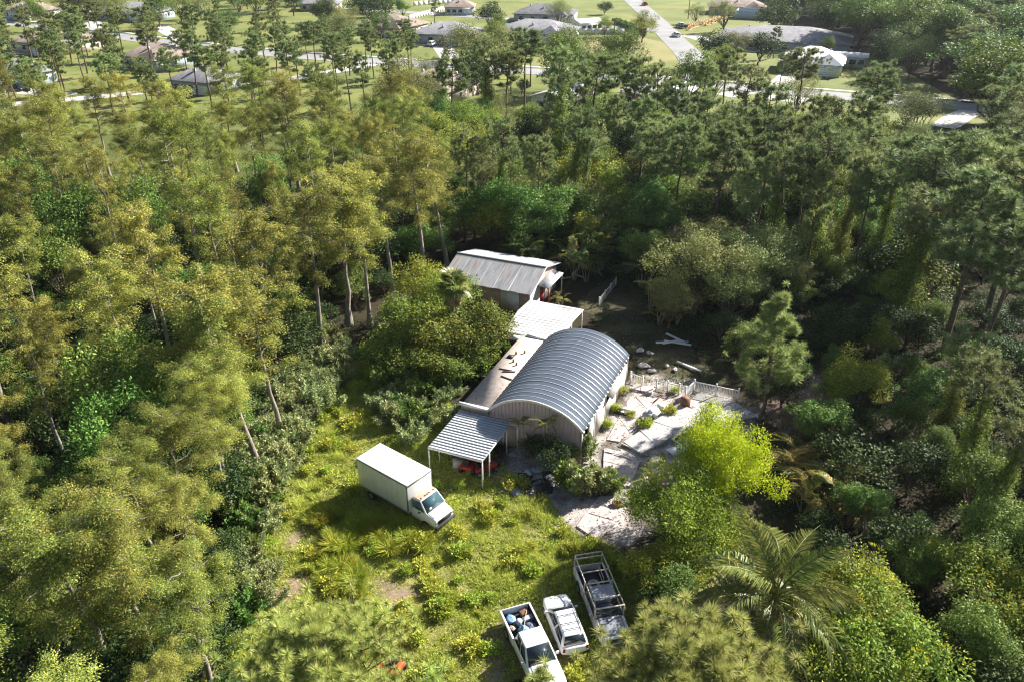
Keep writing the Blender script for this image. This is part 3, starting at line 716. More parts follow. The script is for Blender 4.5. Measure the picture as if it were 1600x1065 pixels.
t = thing('carport', 'white rust-stained pitched metal carport between arched workshop and tin-roof cottage', 'carport', ORIG, RZ)
u0, u1, v0, v1, vr = -4.6, 0.95, 13.5, 20.0, 16.7
for (ya, za, yb, zb, nn_) in ((v0, 2.35, vr, 3.0, 9), (vr, 3.0, v1, 2.75, 6)):
    dy = (yb - ya) / nn_; dz = (zb - za) / nn_
    for i in range(nn_):
        y0_, z0_ = ya + dy * i, za + dz * i
        q = Geo().prism([(y0_, z0_), (y0_ + 0.03, z0_ + 0.028), (y0_ + 0.07, z0_ + 0.028), (y0_ + 0.1, z0_ + 0.012), (y0_ + dy - 0.004, z0_ + dz + 0.012), (y0_ + dy - 0.004, z0_ + dz - 0.01), (y0_, z0_ - 0.02)], 0, u0, u1)
        obj('roof_pan', q.mesh('roof_pan', 'white_rust'), t)
obj('edge_beam', Geo().prism([(v0, 2.25), (vr, 2.9), (v1, 2.65), (v1, 2.73), (vr, 2.985), (v0, 2.33)], 0, u1 + 0.004, u1 + 0.06).mesh('edge_beam', 'white_paint'), t)
obj('edge_beam', Geo().box(((u0 + u1) / 2, v0 - 0.03, 2.28), (u1 - u0, 0.06, 0.14)).mesh('edge_beam', 'white_paint'), t)
for x in (u0 + 0.1, u1 - 0.06):
    for y, zt in ((v0 + 0.1, 2.3), (vr, 2.9), (v1 - 0.1, 2.65)):
        obj('post', Geo().box((x, y, zt / 2), (0.09, 0.09, zt)).mesh('post', 'white_paint'), t)

# tin-roof cottage
t = thing('cottage', 'small cottage with weathered corrugated tin gable roof at the forest edge', 'house', ORIG, RZ)
u0, u1, vf, vr, vb, ze, zr = -15.4, -5.0, 21.4, 25.6, 30.2, 2.6, 4.0
def corr(u0, u1, ya, za, yb, zb, pitch=0.17, amp=0.03):
    k = int((u1 - u0) / pitch) * 2; x = np.linspace(u0, u1, k + 1); z = np.where(np.arange(k + 1) % 2, amp, -amp)
    top = np.concatenate([np.column_stack([x, np.full(k + 1, ya), za + z]), np.column_stack([x, np.full(k + 1, yb), zb + z])])
    bot = top.copy(); bot[:, 2] -= 0.03; q = Geo(); m_ = k + 1
    f = [[i, i + 1, m_ + i + 1, m_ + i] for i in range(k)]
    q.add(top, f); q.add(bot, [x_[::-1] for x_ in f]); return q
nsh = 12; sw = (u1 - u0) / nsh
for i in range(nsh):
    dz = 0.012 * float(RNG.normal())
    obj('roof_sheet', corr(u0 + i * sw - 0.03, u0 + (i + 1) * sw + 0.03, vf + 0.05 * float(RNG.normal()), ze + 0.004 * (i % 2) + dz, vr, zr + 0.004 * (i % 2)).mesh('roof_sheet', 'tin_roof'), t)
    obj('roof_sheet', corr(u0 + i * sw - 0.03, u0 + (i + 1) * sw + 0.03, vr + 0.02, zr + 0.004 * (i % 2), vb, 2.75 + dz).mesh('roof_sheet', 'white_rust'), t)
obj('ridge_cap', Geo().prism([(vr - 0.2, zr - 0.02), (vr, zr + 0.1), (vr + 0.22, zr + 0.0), (vr, zr + 0.06)], 0, u0, u1).mesh('ridge_cap', 'white_rust'), t)
for i in range(34):
    obj('ridge_gap_shade', Geo().box((u0 + 0.2 + i * 0.3, vr - 0.2, zr - 0.02), (0.14, 0.06, 0.07)).mesh('ridge_gap_shade', 'dark_interior'), t) if i % 1 == 0 else None  # near-black blocks paint the shade inside the gaps under the ridge cap
obj('wall', Geo().prism([(vf + 0.5, 0), (vf + 0.5, ze + 0.02), (vr, zr - 0.12), (vb - 0.5, ze + 0.05), (vb - 0.5, 0)], 0, u0 + 0.4, u1 - 0.35).mesh('wall', 'wall_tan'), t)
obj('gable_end', Geo().prism([(vf + 0.52, 0.02), (vf + 0.52, ze), (vr, zr - 0.14), (vr + 0.2, zr - 0.2), (vr + 0.2, 0.02)], 0, u1 - 0.345, u1 - 0.31).mesh('gable_end', 'stucco_white'), t)
obj('white_shutter', Geo().box((-7.6, vf + 0.46, 1.35), (2.0, 0.06, 2.1)).mesh('white_shutter', 'box_side'), t)
obj('corner_board', Geo().box((u1 - 0.4, vf + 0.46, 1.25), (0.14, 0.08, 2.5)).mesh('corner_board', 'white_paint'), t)
obj('red_door', Geo().box((u1 - 0.28, 25.1, 1.0), (0.05, 0.9, 2.0)).mesh('red_door', 'red_paint'), t)
obj('porch_roof', Geo().box((u1 + 0.35, 26.0, 2.55), (1.35, 4.4, 0.07), 0, 0, 0.16).mesh('porch_roof', 'white_rust'), t)
obj('porch_post', Geo().box((u1 + 0.9, 24.0, 1.2), (0.09, 0.09, 2.4)).mesh('porch_post', 'red_paint'), t)
obj('porch_post', Geo().box((u1 + 0.9, 28.0, 1.2), (0.09, 0.09, 2.4)).mesh('porch_post', 'white_paint'), t)

# ------------------------------------------------------------------ slabs on the sand
def split_poly(pts, n, rng):
    ps = [np.array(pts, float)]
    def area(p): x, y = p[:, 0], p[:, 1]; return abs(np.dot(x, np.roll(y, 1)) - np.dot(y, np.roll(x, 1))) / 2
    while len(ps) < n:
        ps.sort(key=area); p = ps.pop(); c = p.mean(0) + rng.normal(size=2) * 0.25; ev, ew = np.linalg.eigh(np.cov((p - p.mean(0)).T)); an = math.atan2(ew[1, 1], ew[0, 1]) + rng.normal() * 0.25; nr = np.array([math.cos(an), math.sin(an)])
        for sg in (1, -1):
            out = []; d = (p - c) @ nr * sg
            for i in range(len(p)):
                j = (i + 1) % len(p)
                if d[i] >= 0: out.append(p[i])
                if d[i] * d[j] < 0: out.append(p[i] + (p[j] - p[i]) * d[i] / (d[i] - d[j]))
            if len(out) > 2: ps.append(np.array(out))
    return ps
def slab(name, label, pts, h, mat):
    p = np.array([g(*q) for q in pts]); c = p.mean(0)
    t = thing(name, label, 'slab', (float(c[0]), float(c[1]), 0)); rng = np.random.default_rng(int(pts[0][0]))
    for q in split_poly(p - c, 5 if h > 0.08 else 6, rng):
        m_ = q.mean(0); q = m_ + (q - m_) * (1 - 0.03 / max(0.3, np.abs(q - m_).max())); q = q + rng.normal(size=q.shape) * 0.03
        o = obj('slab_piece', Geo().prism([tuple(v) for v in q - m_], 2, -0.12, h).mesh('slab_piece', mat), t, (float(m_[0]), float(m_[1]), float(rng.normal()) * 0.012))
        o.rotation_euler = (float(rng.normal()) * 0.004, float(rng.normal()) * 0.004, float(rng.normal()) * 0.015)
    return t
slab('concrete_slab', 'broad raised grey concrete slab with fallen window frame lying on it', [(974, 692), (1001, 712), (1080, 668), (1108, 650), (1062, 634)], 0.22, 'concrete')
slab('concrete_slab', 'shaded concrete slab below the white railing fence', [(1072, 634), (1088, 614), (1148, 628), (1185, 652), (1120, 662)], 0.10, 'concrete')
slab('concrete_slab', 'pinkish concrete pad along the workshop right wall', [(948, 688), (984, 618), (1052, 622), (1040, 640), (1002, 660), (968, 690)], 0.05, 'concrete_pink')
slab('concrete_slab', 'small pink rectangular slab by the short white gate', [(986, 608), (994, 601), (1022, 606), (1017, 616)], 0.16, 'concrete_pink')
slab('concrete_slab', 'cracked pale pad beside the sandy walk in front of golden tree', [(945, 700), (972, 705), (1000, 722), (985, 760), (940, 752)], 0.06, 'concrete_pink')
slab('concrete_slab', 'cracked slab strip at the sandy end of the walk', [(900, 822), (935, 775), (985, 775), (970, 815), (930, 842)], 0.05, 'concrete_pink')

# ------------------------------------------------------------------ fences
def fence_run(label, A, B, n_post, h, gap=0.13, rail=True, name='picket_fence'):
    A = np.asarray(A, float); B = np.asarray(B, float); Ln = float(np.linalg.norm(B - A)); rz = math.atan2(*(B - A)[::-1])
    t = thing(name, label, 'fence', (A[0], A[1], 0), rz)
    pk = Geo().box((0, 0, h * 0.5), (0.035, 0.03, h * 0.80)).mesh('picket', 'white_fence')
    po = Geo().box((0, 0, h * 0.55), (0.11, 0.11, h * 1.12)).box((0, 0, h * 1.13), (0.14, 0.14, 0.04)).mesh('post', 'white_fence')
    for i in range(n_post): obj('post', po, t, (Ln * i / max(1, n_post - 1), 0, 0))
    for z in (0.12 * h, 0.93 * h): obj('rail', Geo().box((Ln / 2, 0.0, z), (Ln - 0.1, 0.05, 0.07)).mesh('rail', 'white_fence'), t)
    k = int(Ln / gap)
    for i in range(1, k): obj('picket', pk, t, (i * Ln / k, 0, 0))
    return t
z_ = 1.15
fence_run('long white railing fence standing at the back of the slabs', g(1083, 612), g(1152, 627), 3, z_)
fence_run('short return of white railing leading forward from the long fence', g(1070, 624), g(1083, 612), 2, z_)
fence_run('leaning white railing section between weeds and gate posts', g(1025, 608), g(1060, 616), 3, 1.0, 0.3)
fence_run('small white picket gate against the back corner of the arched workshop', g(985, 597), g(1003, 604), 2, 1.0, 0.16)
fence_run('broken white fence running back into the shaded yard', g(936, 478), g(962, 446), 4, 0.9, 0.35)

# ------------------------------------------------------------------ vehicles; local x forward, y left
def frustum(q, x0, x1, w0, z0, X0, X1, w1, z1):
    v = [[x0, -w0, z0], [x1, -w0, z0], [x1, w0, z0], [x0, w0, z0], [X0, -w1, z1], [X1, -w1, z1], [X1, w1, z1], [X0, w1, z1]]
    return q.add(v, [[0, 3, 2, 1], [4, 5, 6, 7], [0, 1, 5, 4], [1, 2, 6, 5], [2, 3, 7, 6], [3, 0, 4, 7]])
def loft(q, secs):
    """closed loft along x of rounded-shoulder sections (x, half width, z bottom, z top)"""
    k = 8; n = len(secs); V = []
    for x, w, zb, zt in secs:
        hh = zt - zb
        V += [[x, -w * 0.94, zb], [x, -w, zb + hh * 0.3], [x, -w * 0.985, zt - hh * 0.22], [x, -w * 0.88, zt], [x, w * 0.88, zt], [x, w * 0.985, zt - hh * 0.22], [x, w, zb + hh * 0.3], [x, w * 0.94, zb]]
    F = [[i * k + j, i * k + (j + 1) % k, (i + 1) * k + (j + 1) % k, (i + 1) * k + j] for i in range(n - 1) for j in range(k)]
    q.add(V, F); q.add(V[:k], [list(range(k))[::-1]]); q.add(V[-k:], [list(range(k))])
    return q
def wheel(t, x, y, r=0.36, w=0.24):
    s = 1 if y > 0 else -1
    o = obj('wheel', Geo().tube([(0, -w / 2, 0), (0, -w / 2 + 0.03, 0), (0, w / 2 - 0.03, 0), (0, w / 2, 0)], [r * 0.9, r, r, r * 0.9], 18).mesh('wheel', 'rubber'), t, (x, y, r))
    obj('rim', Geo().tube([(0, s * w * 0.42, 0), (0, s * w * 0.53, 0)], r * 0.58, 12).mesh('rim', 'rim_metal'), o)
def quad(a, b, c, d, mat, name, th=0.012):
    P = np.array([a, b, c, d], float); n = np.cross(P[1] - P[0], P[2] - P[0]); n /= np.linalg.norm(n)
    return Geo().add(np.vstack([P - n * 0.01, P + n * th]), [[4, 5, 6, 7], [3, 2, 1, 0], [0, 1, 5, 4], [1, 2, 6, 5], [2, 3, 7, 6], [3, 0, 4, 7]]).mesh(name, mat)
def rounded(name, geo, mat, t):
    me = geo.mesh(name, mat, True); fix_normals(me); o = obj(name, me, t)
    m = o.modifiers.new('smooth', 'SUBSURF'); m.levels = 2; m.render_levels = 2
    return o
def cabin(t, x0, x1, w0, z0, X0, X1, w1, z1, mat, nside=2, rear=True, glass='glass_dark', rnd=0.07):
    obj('cabin', frustum(Geo(), x0, x1, w0, z0, X0, X1, w1, z1).mesh('cabin', mat, True), t, bevel=rnd, seg=4)
    B = np.array([[x0, -w0, z0], [x1, -w0, z0], [x1, w0, z0], [x0, w0, z0]]); T = np.array([[X0, -w1, z1], [X1, -w1, z1], [X1, w1, z1], [X0, w1, z1]])
    def face(i, j, s0, s1, h0, h1):
        f = lambda s, h: (B[i] * (1 - s) + B[j] * s) * (1 - h) + (T[i] * (1 - s) + T[j] * s) * h
        return f(s0, h0), f(s1, h0), f(s1, h1), f(s0, h1)
    obj('windscreen', quad(*face(1, 2, 0.05, 0.95, 0.06, 0.93), glass, 'windscreen'), t)
    if rear: obj('rear_window', quad(*face(3, 0, 0.08, 0.92, 0.18, 0.9), glass, 'rear_window'), t)
    for k in range(nside):
        a, b_ = 0.06 + 0.9 * k / nside, 0.06 + 0.9 * (k + 1) / nside - 0.05
        obj('side_window', quad(*face(0, 1, a, b_, 0.12, 0.88), glass, 'side_window'), t)
        obj('side_window', quad(*face(2, 3, 1 - b_, 1 - a, 0.12, 0.88), glass, 'side_window'), t)
def mirrors(t, x, y, z, mat):
    for s in (-1, 1): obj('mirror', Geo().box((x, s * (y + 0.1), z), (0.1, 0.2, 0.17)).mesh('mirror', mat), t, bevel=0.03)
def lamps(t, xf, xr, y, zf, zr, front=True):
    for s in (-1, 1):
        obj('headlight', Geo().box((xf, s * y, zf), (0.06, 0.34, 0.15)).mesh('headlight', 'rim_metal'), t, bevel=0.02)
        obj('tail_light', Geo().box((xr, s * (y + 0.12), zr), (0.06, 0.16, 0.28)).mesh('tail_light', 'red_lamp'), t, bevel=0.02)

def car(name, label, xy, rz, paint, kind='suv', cat='car', group=None, rack=False, s=1.0):
    t = thing(name, label, cat, (float(xy[0]), float(xy[1]), 0.0), rz, group, s)
    if kind == 'suv':
        body = loft(Geo(), [(-2.25, 0.80, 0.42, 0.92), (-2.1, 0.90, 0.30, 1.0), (-1.0, 0.94, 0.27, 1.02), (0.6, 0.94, 0.27, 1.02), (1.0, 0.93, 0.27, 1.0), (1.75, 0.90, 0.30, 0.92), (2.15, 0.80, 0.34, 0.80), (2.28, 0.66, 0.42, 0.66)])
        rounded('body', body, paint, t)
        cabin(t, -2.1, 1.12, 0.85, 0.95, -1.75, 0.15, 0.66, 1.58, paint, rnd=0.14)
    else:
        body = loft(Geo(), [(-2.2, 0.74, 0.42, 0.88), (-2.0, 0.86, 0.30, 0.96), (-1.2, 0.89, 0.26, 0.96), (0.8, 0.89, 0.26, 0.95), (1.6, 0.87, 0.28, 0.86), (2.1, 0.76, 0.34, 0.74), (2.25, 0.6, 0.42, 0.6)])
        rounded('body', body, paint, t)
        cabin(t, -1.75, 1.0, 0.82, 0.94, -1.1, 0.25, 0.64, 1.42, paint)
    mirrors(t, 0.75, 0.88, 1.02, paint); lamps(t, 2.12, -2.2, 0.6, 0.68, 0.82)
    for x in (-1.35, 1.38):
        for y in (-0.82, 0.82): wheel(t, x, y, 0.34, 0.22)
    if rack:
        for y in (-0.58, 0.58): obj('roof_rail', Geo().box((-0.8, y, 1.64), (1.9, 0.03, 0.03)).mesh('roof_rail', 'black_plastic'), t)
        for x in (-1.4, -0.95, -0.3): obj('cross_bar', Geo().box((x, 0, 1.66), (0.04, 1.16, 0.025)).mesh('cross_bar', 'black_plastic'), t)
    return t

def pickup(name, label, xy, rz, paint, rack=None, hood=None, roof=None, group=None, s=1.0):
    t = thing(name, label, 'pickup', (float(xy[0]), float(xy[1]), 0.0), rz, group, s)
    front = loft(Geo(), [(-0.75, 0.95, 0.42, 1.10), (0.9, 0.95, 0.40, 1.10), (1.5, 0.95, 0.42, 1.08), (2.5, 0.92, 0.46, 1.0), (2.78, 0.84, 0.5, 0.9)])
    obj('body', front.mesh('body', paint), t, bevel=0.06, seg=3)
    obj('hood', loft(Geo(), [(1.32, 0.72, 1.02, 1.14), (2.2, 0.70, 0.98, 1.09), (2.6, 0.64, 0.9, 1.0)]).mesh('hood', hood or paint), t, bevel=0.03)
    cabin(t, -0.72, 1.42, 0.90, 1.08, -0.55, 0.55, 0.70, 1.78, roof or paint, 2)
    # bed: floor, two sides, head board, tailgate
    obj('bed_floor', Geo().box((-1.85, 0, 0.62), (2.2, 1.66, 0.06)).mesh('bed_floor', 'bed_dark'), t)
    for y in (-1, 1):
        obj('bed_side', Geo().prism([(-2.98, 0.5), (-2.98, 1.10), (-0.77, 1.10), (-0.77, 0.5), (-1.3, 0.46), (-1.42, 0.75), (-1.65, 0.88), (-1.98, 0.88), (-2.2, 0.75), (-2.32, 0.46)], 1, y * 0.84, y * 0.95).mesh('bed_side', paint), t, bevel=0.025)
        obj('bed_liner', Geo().box((-1.87, y * 0.833, 0.85), (2.15, 0.008, 0.44)).mesh('bed_liner', 'bed_dark'), t)
    obj('tailgate', Geo().box((-2.95, 0, 0.82), (0.07, 1.66, 0.56)).mesh('tailgate', paint), t, bevel=0.02)
    obj('head_board', Geo().box((-0.79, 0, 0.84), (0.05, 1.66, 0.5)).mesh('head_board', 'bed_dark'), t)
    obj('bumper', Geo().box((2.82, 0, 0.55), (0.12, 1.75, 0.2)).mesh('bumper', 'chrome'), t, bevel=0.04)
    obj('bumper', Geo().box((-3.06, 0, 0.5), (0.14, 1.75, 0.16)).mesh('bumper', 'chrome'), t, bevel=0.03)
    obj('grille', Geo().box((2.79, 0, 0.76), (0.05, 1.0, 0.22)).mesh('grille', 'black_plastic'), t)
    mirrors(t, 1.0, 0.92, 1.18, paint); lamps(t, 2.74, -2.97, 0.68, 0.8, 0.88)
    for x in (-1.82, 1.85):
        for y in (-0.85, 0.85): wheel(t, x, y, 0.38, 0.25)
    if rack:
        zt = 1.86
        for y in (-0.86, 0.86):
            obj('rack_rail', Geo().box((-0.85, y, zt), (4.5, 0.055, 0.055)).mesh('rack_rail', rack), t)
            for x in (-3.0, -0.85, 1.3): obj('rack_post', Geo().box((x, y * 1.02, (zt + 1.0) / 2), (0.06, 0.06, zt - 1.0)).mesh('rack_post', rack), t)
        for x in (-3.07, -2.75, -1.55, -0.6, 0.6, 1.35): obj('rack_bar', Geo().box((x, 0, zt + 0.03), (0.06, 1.7, 0.06)).mesh('rack_bar', rack), t)
    return t

def cap_sack(name, label, xyz, r, mat, sx=1.0, rz=0.0, cat='sack'):
    rng = np.random.default_rng(int(abs(xyz[0] * 977 + xyz[1] * 131)) + 3); q = Geo()
    a = np.linspace(0, PI, 7); th = np.linspace(0, 2 * PI, 10, endpoint=False)
    V = np.array([[math.sin(p) * math.cos(t_) * sx, math.sin(p) * math.sin(t_), math.cos(p) * 0.7] for p in a for t_ in th]) * r
    V += rng.normal(size=V.shape) * (0.2 if mat in ('concrete', 'bed_dark', 'black_plastic') else 0.1) * r
    if mat in ('concrete', 'bed_dark', 'black_plastic'): V[:, 2] *= 0.45
    if name in ('sack', 'tarp_bundle'): V = V * np.array([1, 1, 0.6]) + 0.05 * r * np.sin(V * 9 / r)[:, [1, 2, 0]]
    F = [[i * 10 + j, i * 10 + (j + 1) % 10, (i + 1) * 10 + (j + 1) % 10, (i + 1) * 10 + j] for i in range(6) for j in range(10)]
    q.add(V, F); o = obj(name, q.mesh(name, mat, mat not in ('concrete', 'bed_dark', 'black_plastic')), None, xyz, rz)
    return tag(o, label, cat)

def at_vehicle(xy, rz, x, y, z):
    c, s = math.cos(rz), math.sin(rz); return (float(xy[0] + x * c - y * s), float(xy[1] + x * s + y * c), z)

# white pickup
PXY, PRZ = (1.18, 31.15), math.radians(-69.8)
pickup('pickup', 'white pickup with open dark bed full of bags, nearest the camera', PXY, PRZ, 'white_car')
for nm, lb, x, y, z, r, mt, sx, ct in (('tarp_bundle', 'light blue tarp bundle in the white pickup bed beside the cab', -1.25, -0.05, 0.82, 0.36, 'blue_tarp', 1.3, 'tarp'),
        ('sack', 'pale blue bag at the outer rear corner of the white pickup bed', -2.35, -0.45, 0.85, 0.30, 'blue_tarp', 1.1, 'sack'),
        ('sack', 'dark navy bag by the inner wall of the white pickup bed', -1.45, 0.45, 0.8, 0.34, 'navy_bag', 1.3, 'sack'),
        ('sack', 'small brown bag near the outer wall of the white pickup bed', -1.75, -0.6, 0.78, 0.2, 'wall_tan', 1.0, 'sack')):
    cap_sack(nm, lb, at_vehicle(PXY, PRZ, x, y, z), r, mt, sx, PRZ, ct)
bk_ = obj('bucket', Geo().tube([(0, 0, 0), (0, 0, 0.34), (0, 0, 0.36), (0, 0, 0.34)], [0.15, 0.19, 0.2, 0.17], 14, cap=False).tube([(0, 0, 0.28), (0, 0, 0.3)], 0.16, 12).mesh('bucket', 'pale_bag'), None, at_vehicle(PXY, PRZ, -1.95, -0.1, 0.66)); tag(bk_, 'round white-grey bucket in the middle of the white pickup bed', 'bucket')
for bx_, by_, bw, bl, bm_, lb_ in ((-2.55, 0.45, 0.4, 0.5, 'wood_brown', 'brown box at the tailgate of the white pickup bed'), (-2.1, 0.5, 0.3, 0.6, 'stucco_grey', 'grey toolbox along the inner wall of the white pickup bed')):
    tag(obj('box', Geo().box((0, 0, 0.13), (bw, bl, 0.26)).mesh('box', bm_), None, at_vehicle(PXY, PRZ, bx_, by_, 0.66), PRZ + 0.2, bevel=0.02), lb_, 'box')
pole = obj('pole', Geo().tube([(-2.6, 0.6, 0.95), (-1.0, -0.2, 1.15)], 0.02, 6).mesh('pole', 'wood_grey'), None, (PXY[0], PXY[1], 0), PRZ)
tag(pole, 'thin pole lying across the white pickup bed', 'pole')
# SUV
car('sport_utility_car', 'white car with black roof bars parked beside the white pickup', (3.05, 33.15), math.radians(104), 'white_car', 'suv', rack=True, s=0.94)
# old work truck
OXY, ORZ = (5.35, 34.45), math.radians(-78.5)
pickup('work_truck', 'old faded work truck with rusty ladder rack over a black bed', OXY, ORZ, 'faded_paint', 'rack_paint', 'hood_grey', 'hood_grey')
def ring(R_, r_, k=20, j=8):
    a = np.linspace(0, 2 * PI, k, endpoint=False); b_ = np.linspace(0, 2 * PI, j, endpoint=False)
    V = [[(R_ + r_ * math.cos(q)) * math.cos(p), (R_ + r_ * math.cos(q)) * math.sin(p), r_ * math.sin(q)] for p in a for q in b_]
    F = [[i * j + m_, ((i + 1) % k) * j + m_, ((i + 1) % k) * j + (m_ + 1) % j, i * j + (m_ + 1) % j] for i in range(k) for m_ in range(j)]
    return Geo().add(V, F)
ty = obj('tyre', ring(0.3, 0.1).mesh('tyre', 'wood_grey', True), None, at_vehicle(OXY, ORZ, -1.55, -0.05, 0.78)); tag(ty, 'dusty loose tyre lying in the work truck bed', 'tyre')
fr = obj('metal_frame', Geo().box((-2.0, 0.55, 1.25), (1.1, 0.05, 0.05)).box((-2.0, 0.55, 0.8), (1.1, 0.05, 0.05)).box((-1.48, 0.55, 1.02), (0.05, 0.05, 0.5)).box((-2.52, 0.55, 1.02), (0.05, 0.05, 0.5)).mesh('metal_frame', 'rack_paint'), None, (OXY[0], OXY[1], 0), ORZ)
tag(fr, 'small rusty metal frame standing in the work truck bed', 'frame')

# box truck: origin at box centre
BXY, BRZ = (-8.25, 44.85), math.radians(-38.2)
t = thing('box_truck', 'white box truck with orange roof lamps parked in tall grass', 'truck', (BXY[0], BXY[1], 0), BRZ)
obj('cargo_box', Geo().box((0, 0, 2.02), (5.0, 2.3, 2.28)).mesh('cargo_box', 'box_side'), t, bevel=0.03)
obj('roof', Geo().box((0, 0, 3.185), (5.02, 2.32, 0.05)).mesh('roof', 'white_car'), t, bevel=0.015)
for y in (-1, 1):
    obj('top_rail', Geo().box((0, y * 1.165, 3.12), (4.9, 0.03, 0.12)).mesh('top_rail', 'rim_metal'), t)
    obj('bottom_rail', Geo().box((0, y * 1.165, 0.93), (5.0, 0.04, 0.14)).mesh('bottom_rail', 'rim_metal'), t)
    for x in np.arange(-2.0, 2.3, 0.5): obj('side_rib', Geo().box((float(x), y * 1.153, 2.02), (0.025, 0.012, 2.1)).mesh('side_rib', 'box_side'), t)
    obj('corner_post', Geo().box((2.43, y * 1.157, 2.0), (0.14, 0.03, 2.2)).mesh('corner_post', 'rim_metal'), t)
obj('front_rail', Geo().box((2.515, 0, 3.12), (0.03, 2.2, 0.1)).mesh('front_rail', 'rim_metal'), t)
for x in (-1.6, -0.8, 0.0, 0.8, 1.6): obj('roof_seam', Geo().box((x, 0, 3.212), (0.03, 2.2, 0.006)).mesh('roof_seam', 'box_side'), t)
obj('roof_tear', Geo().box((-1.2, 0.25, 3.213), (0.05, 0.7, 0.006), 0.5).box((-1.45, 0.55, 3.213), (0.5, 0.03, 0.006), 0.2).mesh('roof_tear', 'wood_grey'), t)
obj('cab_body', loft(Geo(), [(2.54, 1.0, 0.5, 1.35), (3.5, 1.0, 0.48, 1.35), (3.9, 0.98, 0.5, 1.32), (4.55, 0.92, 0.52, 1.16), (4.7, 0.86, 0.56, 1.05)]).mesh('cab_body', 'white_car'), t, bevel=0.04)
cabin(t, 2.54, 3.98, 0.96, 1.32, 2.54, 3.3, 0.82, 2.12, 'white_car', 1, False, 'glass_teal')
obj('hood', loft(Geo(), [(3.9, 0.8, 1.28, 1.37), (4.5, 0.78, 1.12, 1.22)]).mesh('hood', 'white_car'), t, bevel=0.02)
obj('cab_roof', Geo().box((2.95, 0, 2.14), (0.72, 1.6, 0.05)).mesh('cab_roof', 'peeling_paint'), t, bevel=0.02)
for y in (-0.6, -0.2, 0.0, 0.2, 0.6): obj('clearance_light', Geo().box((3.2, y, 2.19), (0.14, 0.1, 0.07)).mesh('clearance_light', 'amber'), t, bevel=0.02)
obj('grille', Geo().box((4.71, 0, 0.85), (0.05, 1.25, 0.3)).mesh('grille', 'black_plastic'), t)
obj('bumper', Geo().box((4.78, 0, 0.55), (0.14, 1.9, 0.2)).mesh('bumper', 'bed_dark'), t, bevel=0.03)
lamps(t, 4.68, -2.52, 0.72, 0.88, 1.0); mirrors(t, 3.55, 1.08, 1.55, 'black_plastic')
obj('chassis', Geo().box((0.6, 0, 0.72), (6.2, 0.9, 0.28)).mesh('chassis', 'black_plastic'), t)
obj('paper', quad((3.86, -0.55, 1.45), (3.86, -0.3, 1.45), (3.80, -0.3, 1.55), (3.80, -0.55, 1.55), 'white_paint', 'paper', 0.02), t)
for x, ys in ((-1.4, (-0.95, 0.95)), (3.85, (-0.88, 0.88))):
    for y in ys: wheel(t, x, y, 0.4, 0.3)

# ------------------------------------------------------------------ clutter on and around the slabs
def plank(name, label, px, py, L_, w_, rz, z=0.1, mat='wood_grey', cat='plank', th=0.04, rx=0.0, ry=0.0):
    p = g(px, py); o = obj(name, Geo().box((0, 0, 0), (L_, w_, th)).mesh(name, mat), None, (float(p[0]), float(p[1]), z))
    o.rotation_euler = (rx, ry, rz); return tag(o, label, cat)
t = thing('window_frame', 'fallen white window frame with dark panes on the raised slab', 'window frame', (*[float(q) for q in g(1077, 688)], 0.26), math.radians(38))
obj('pane', Geo().box((0, 0, -0.01), (2.3, 1.5, 0.012)).mesh('pane', 'glass_teal'), t)
for y in (-0.78, 0.78): obj('frame_bar', Geo().box((0, y, 0.02), (2.5, 0.09, 0.07)).mesh('frame_bar', 'white_paint'), t)
for x in (-1.22, -0.4, 0.4, 1.22): obj('frame_bar', Geo().box((x, 0, 0.022), (0.07, 1.5, 0.06)).mesh('frame_bar', 'white_paint'), t)
plank('door_panel', 'white door panel lying at the front edge of the raised slab', 1062, 705, 2.0, 0.9, 0.5, 0.28, 'white_paint', 'door')
plank('cabinet_door', 'tilted white cabinet panel standing in the slab weeds', 1022, 650, 1.0, 0.8, 0.9, 0.5, 'white_paint', 'panel', 0.08, 0.5)
plank('cabinet_door', 'smaller white panel leaning on the cabinet panel', 1034, 640, 0.9, 0.55, 0.7, 0.45, 'white_paint', 'panel', 0.06, 0.6)
plank('grey_cabinet', 'grey overturned cabinet beside the tilted white panel', 1013, 652, 0.9, 0.7, 0.9, 0.28, 'stucco_grey', 'cabinet', 0.5)
plank('black_chair', 'black broken chair on the pad left of the raised slab', 1002, 663, 0.5, 0.45, 0.3, 0.45, 'black_plastic', 'chair', 0.06, 0.9)
plank('black_sheet', 'black plastic sheet with white item beside the workshop wall', 972, 645, 1.3, 0.7, -0.4, 0.16, 'black_plastic', 'sheet', 0.1, 0.15)
plank('white_item', 'small white item on the black plastic sheet', 972, 647, 0.25, 0.2, 0.2, 0.26, 'white_paint', 'item', 0.1)
plank('plank', 'dark plank across the pinkish pad pointing at the gate', 1030, 622, 1.9, 0.12, 0.9, 0.13, 'wood_brown')
plank('plank', 'dark plank parallel to the one pointing at the gate', 1036, 628, 1.6, 0.12, 0.95, 0.13, 'wood_brown')
plank('plank', 'long plank lying at the left edge of the raised slab', 990, 703, 2.4, 0.14, -0.7, 0.14, 'wood_grey')
plank('barrel', 'dark rusty drum standing by the fence return', 1070, 634, 0.6, 0.6, 0.3, 0.45, 'wood_brown', 'drum', 0.8)
plank('board', 'pale board pile edge in shade behind the gate', 1076, 574, 2.6, 0.35, -0.75, 0.15, 'stucco_grey', 'board')
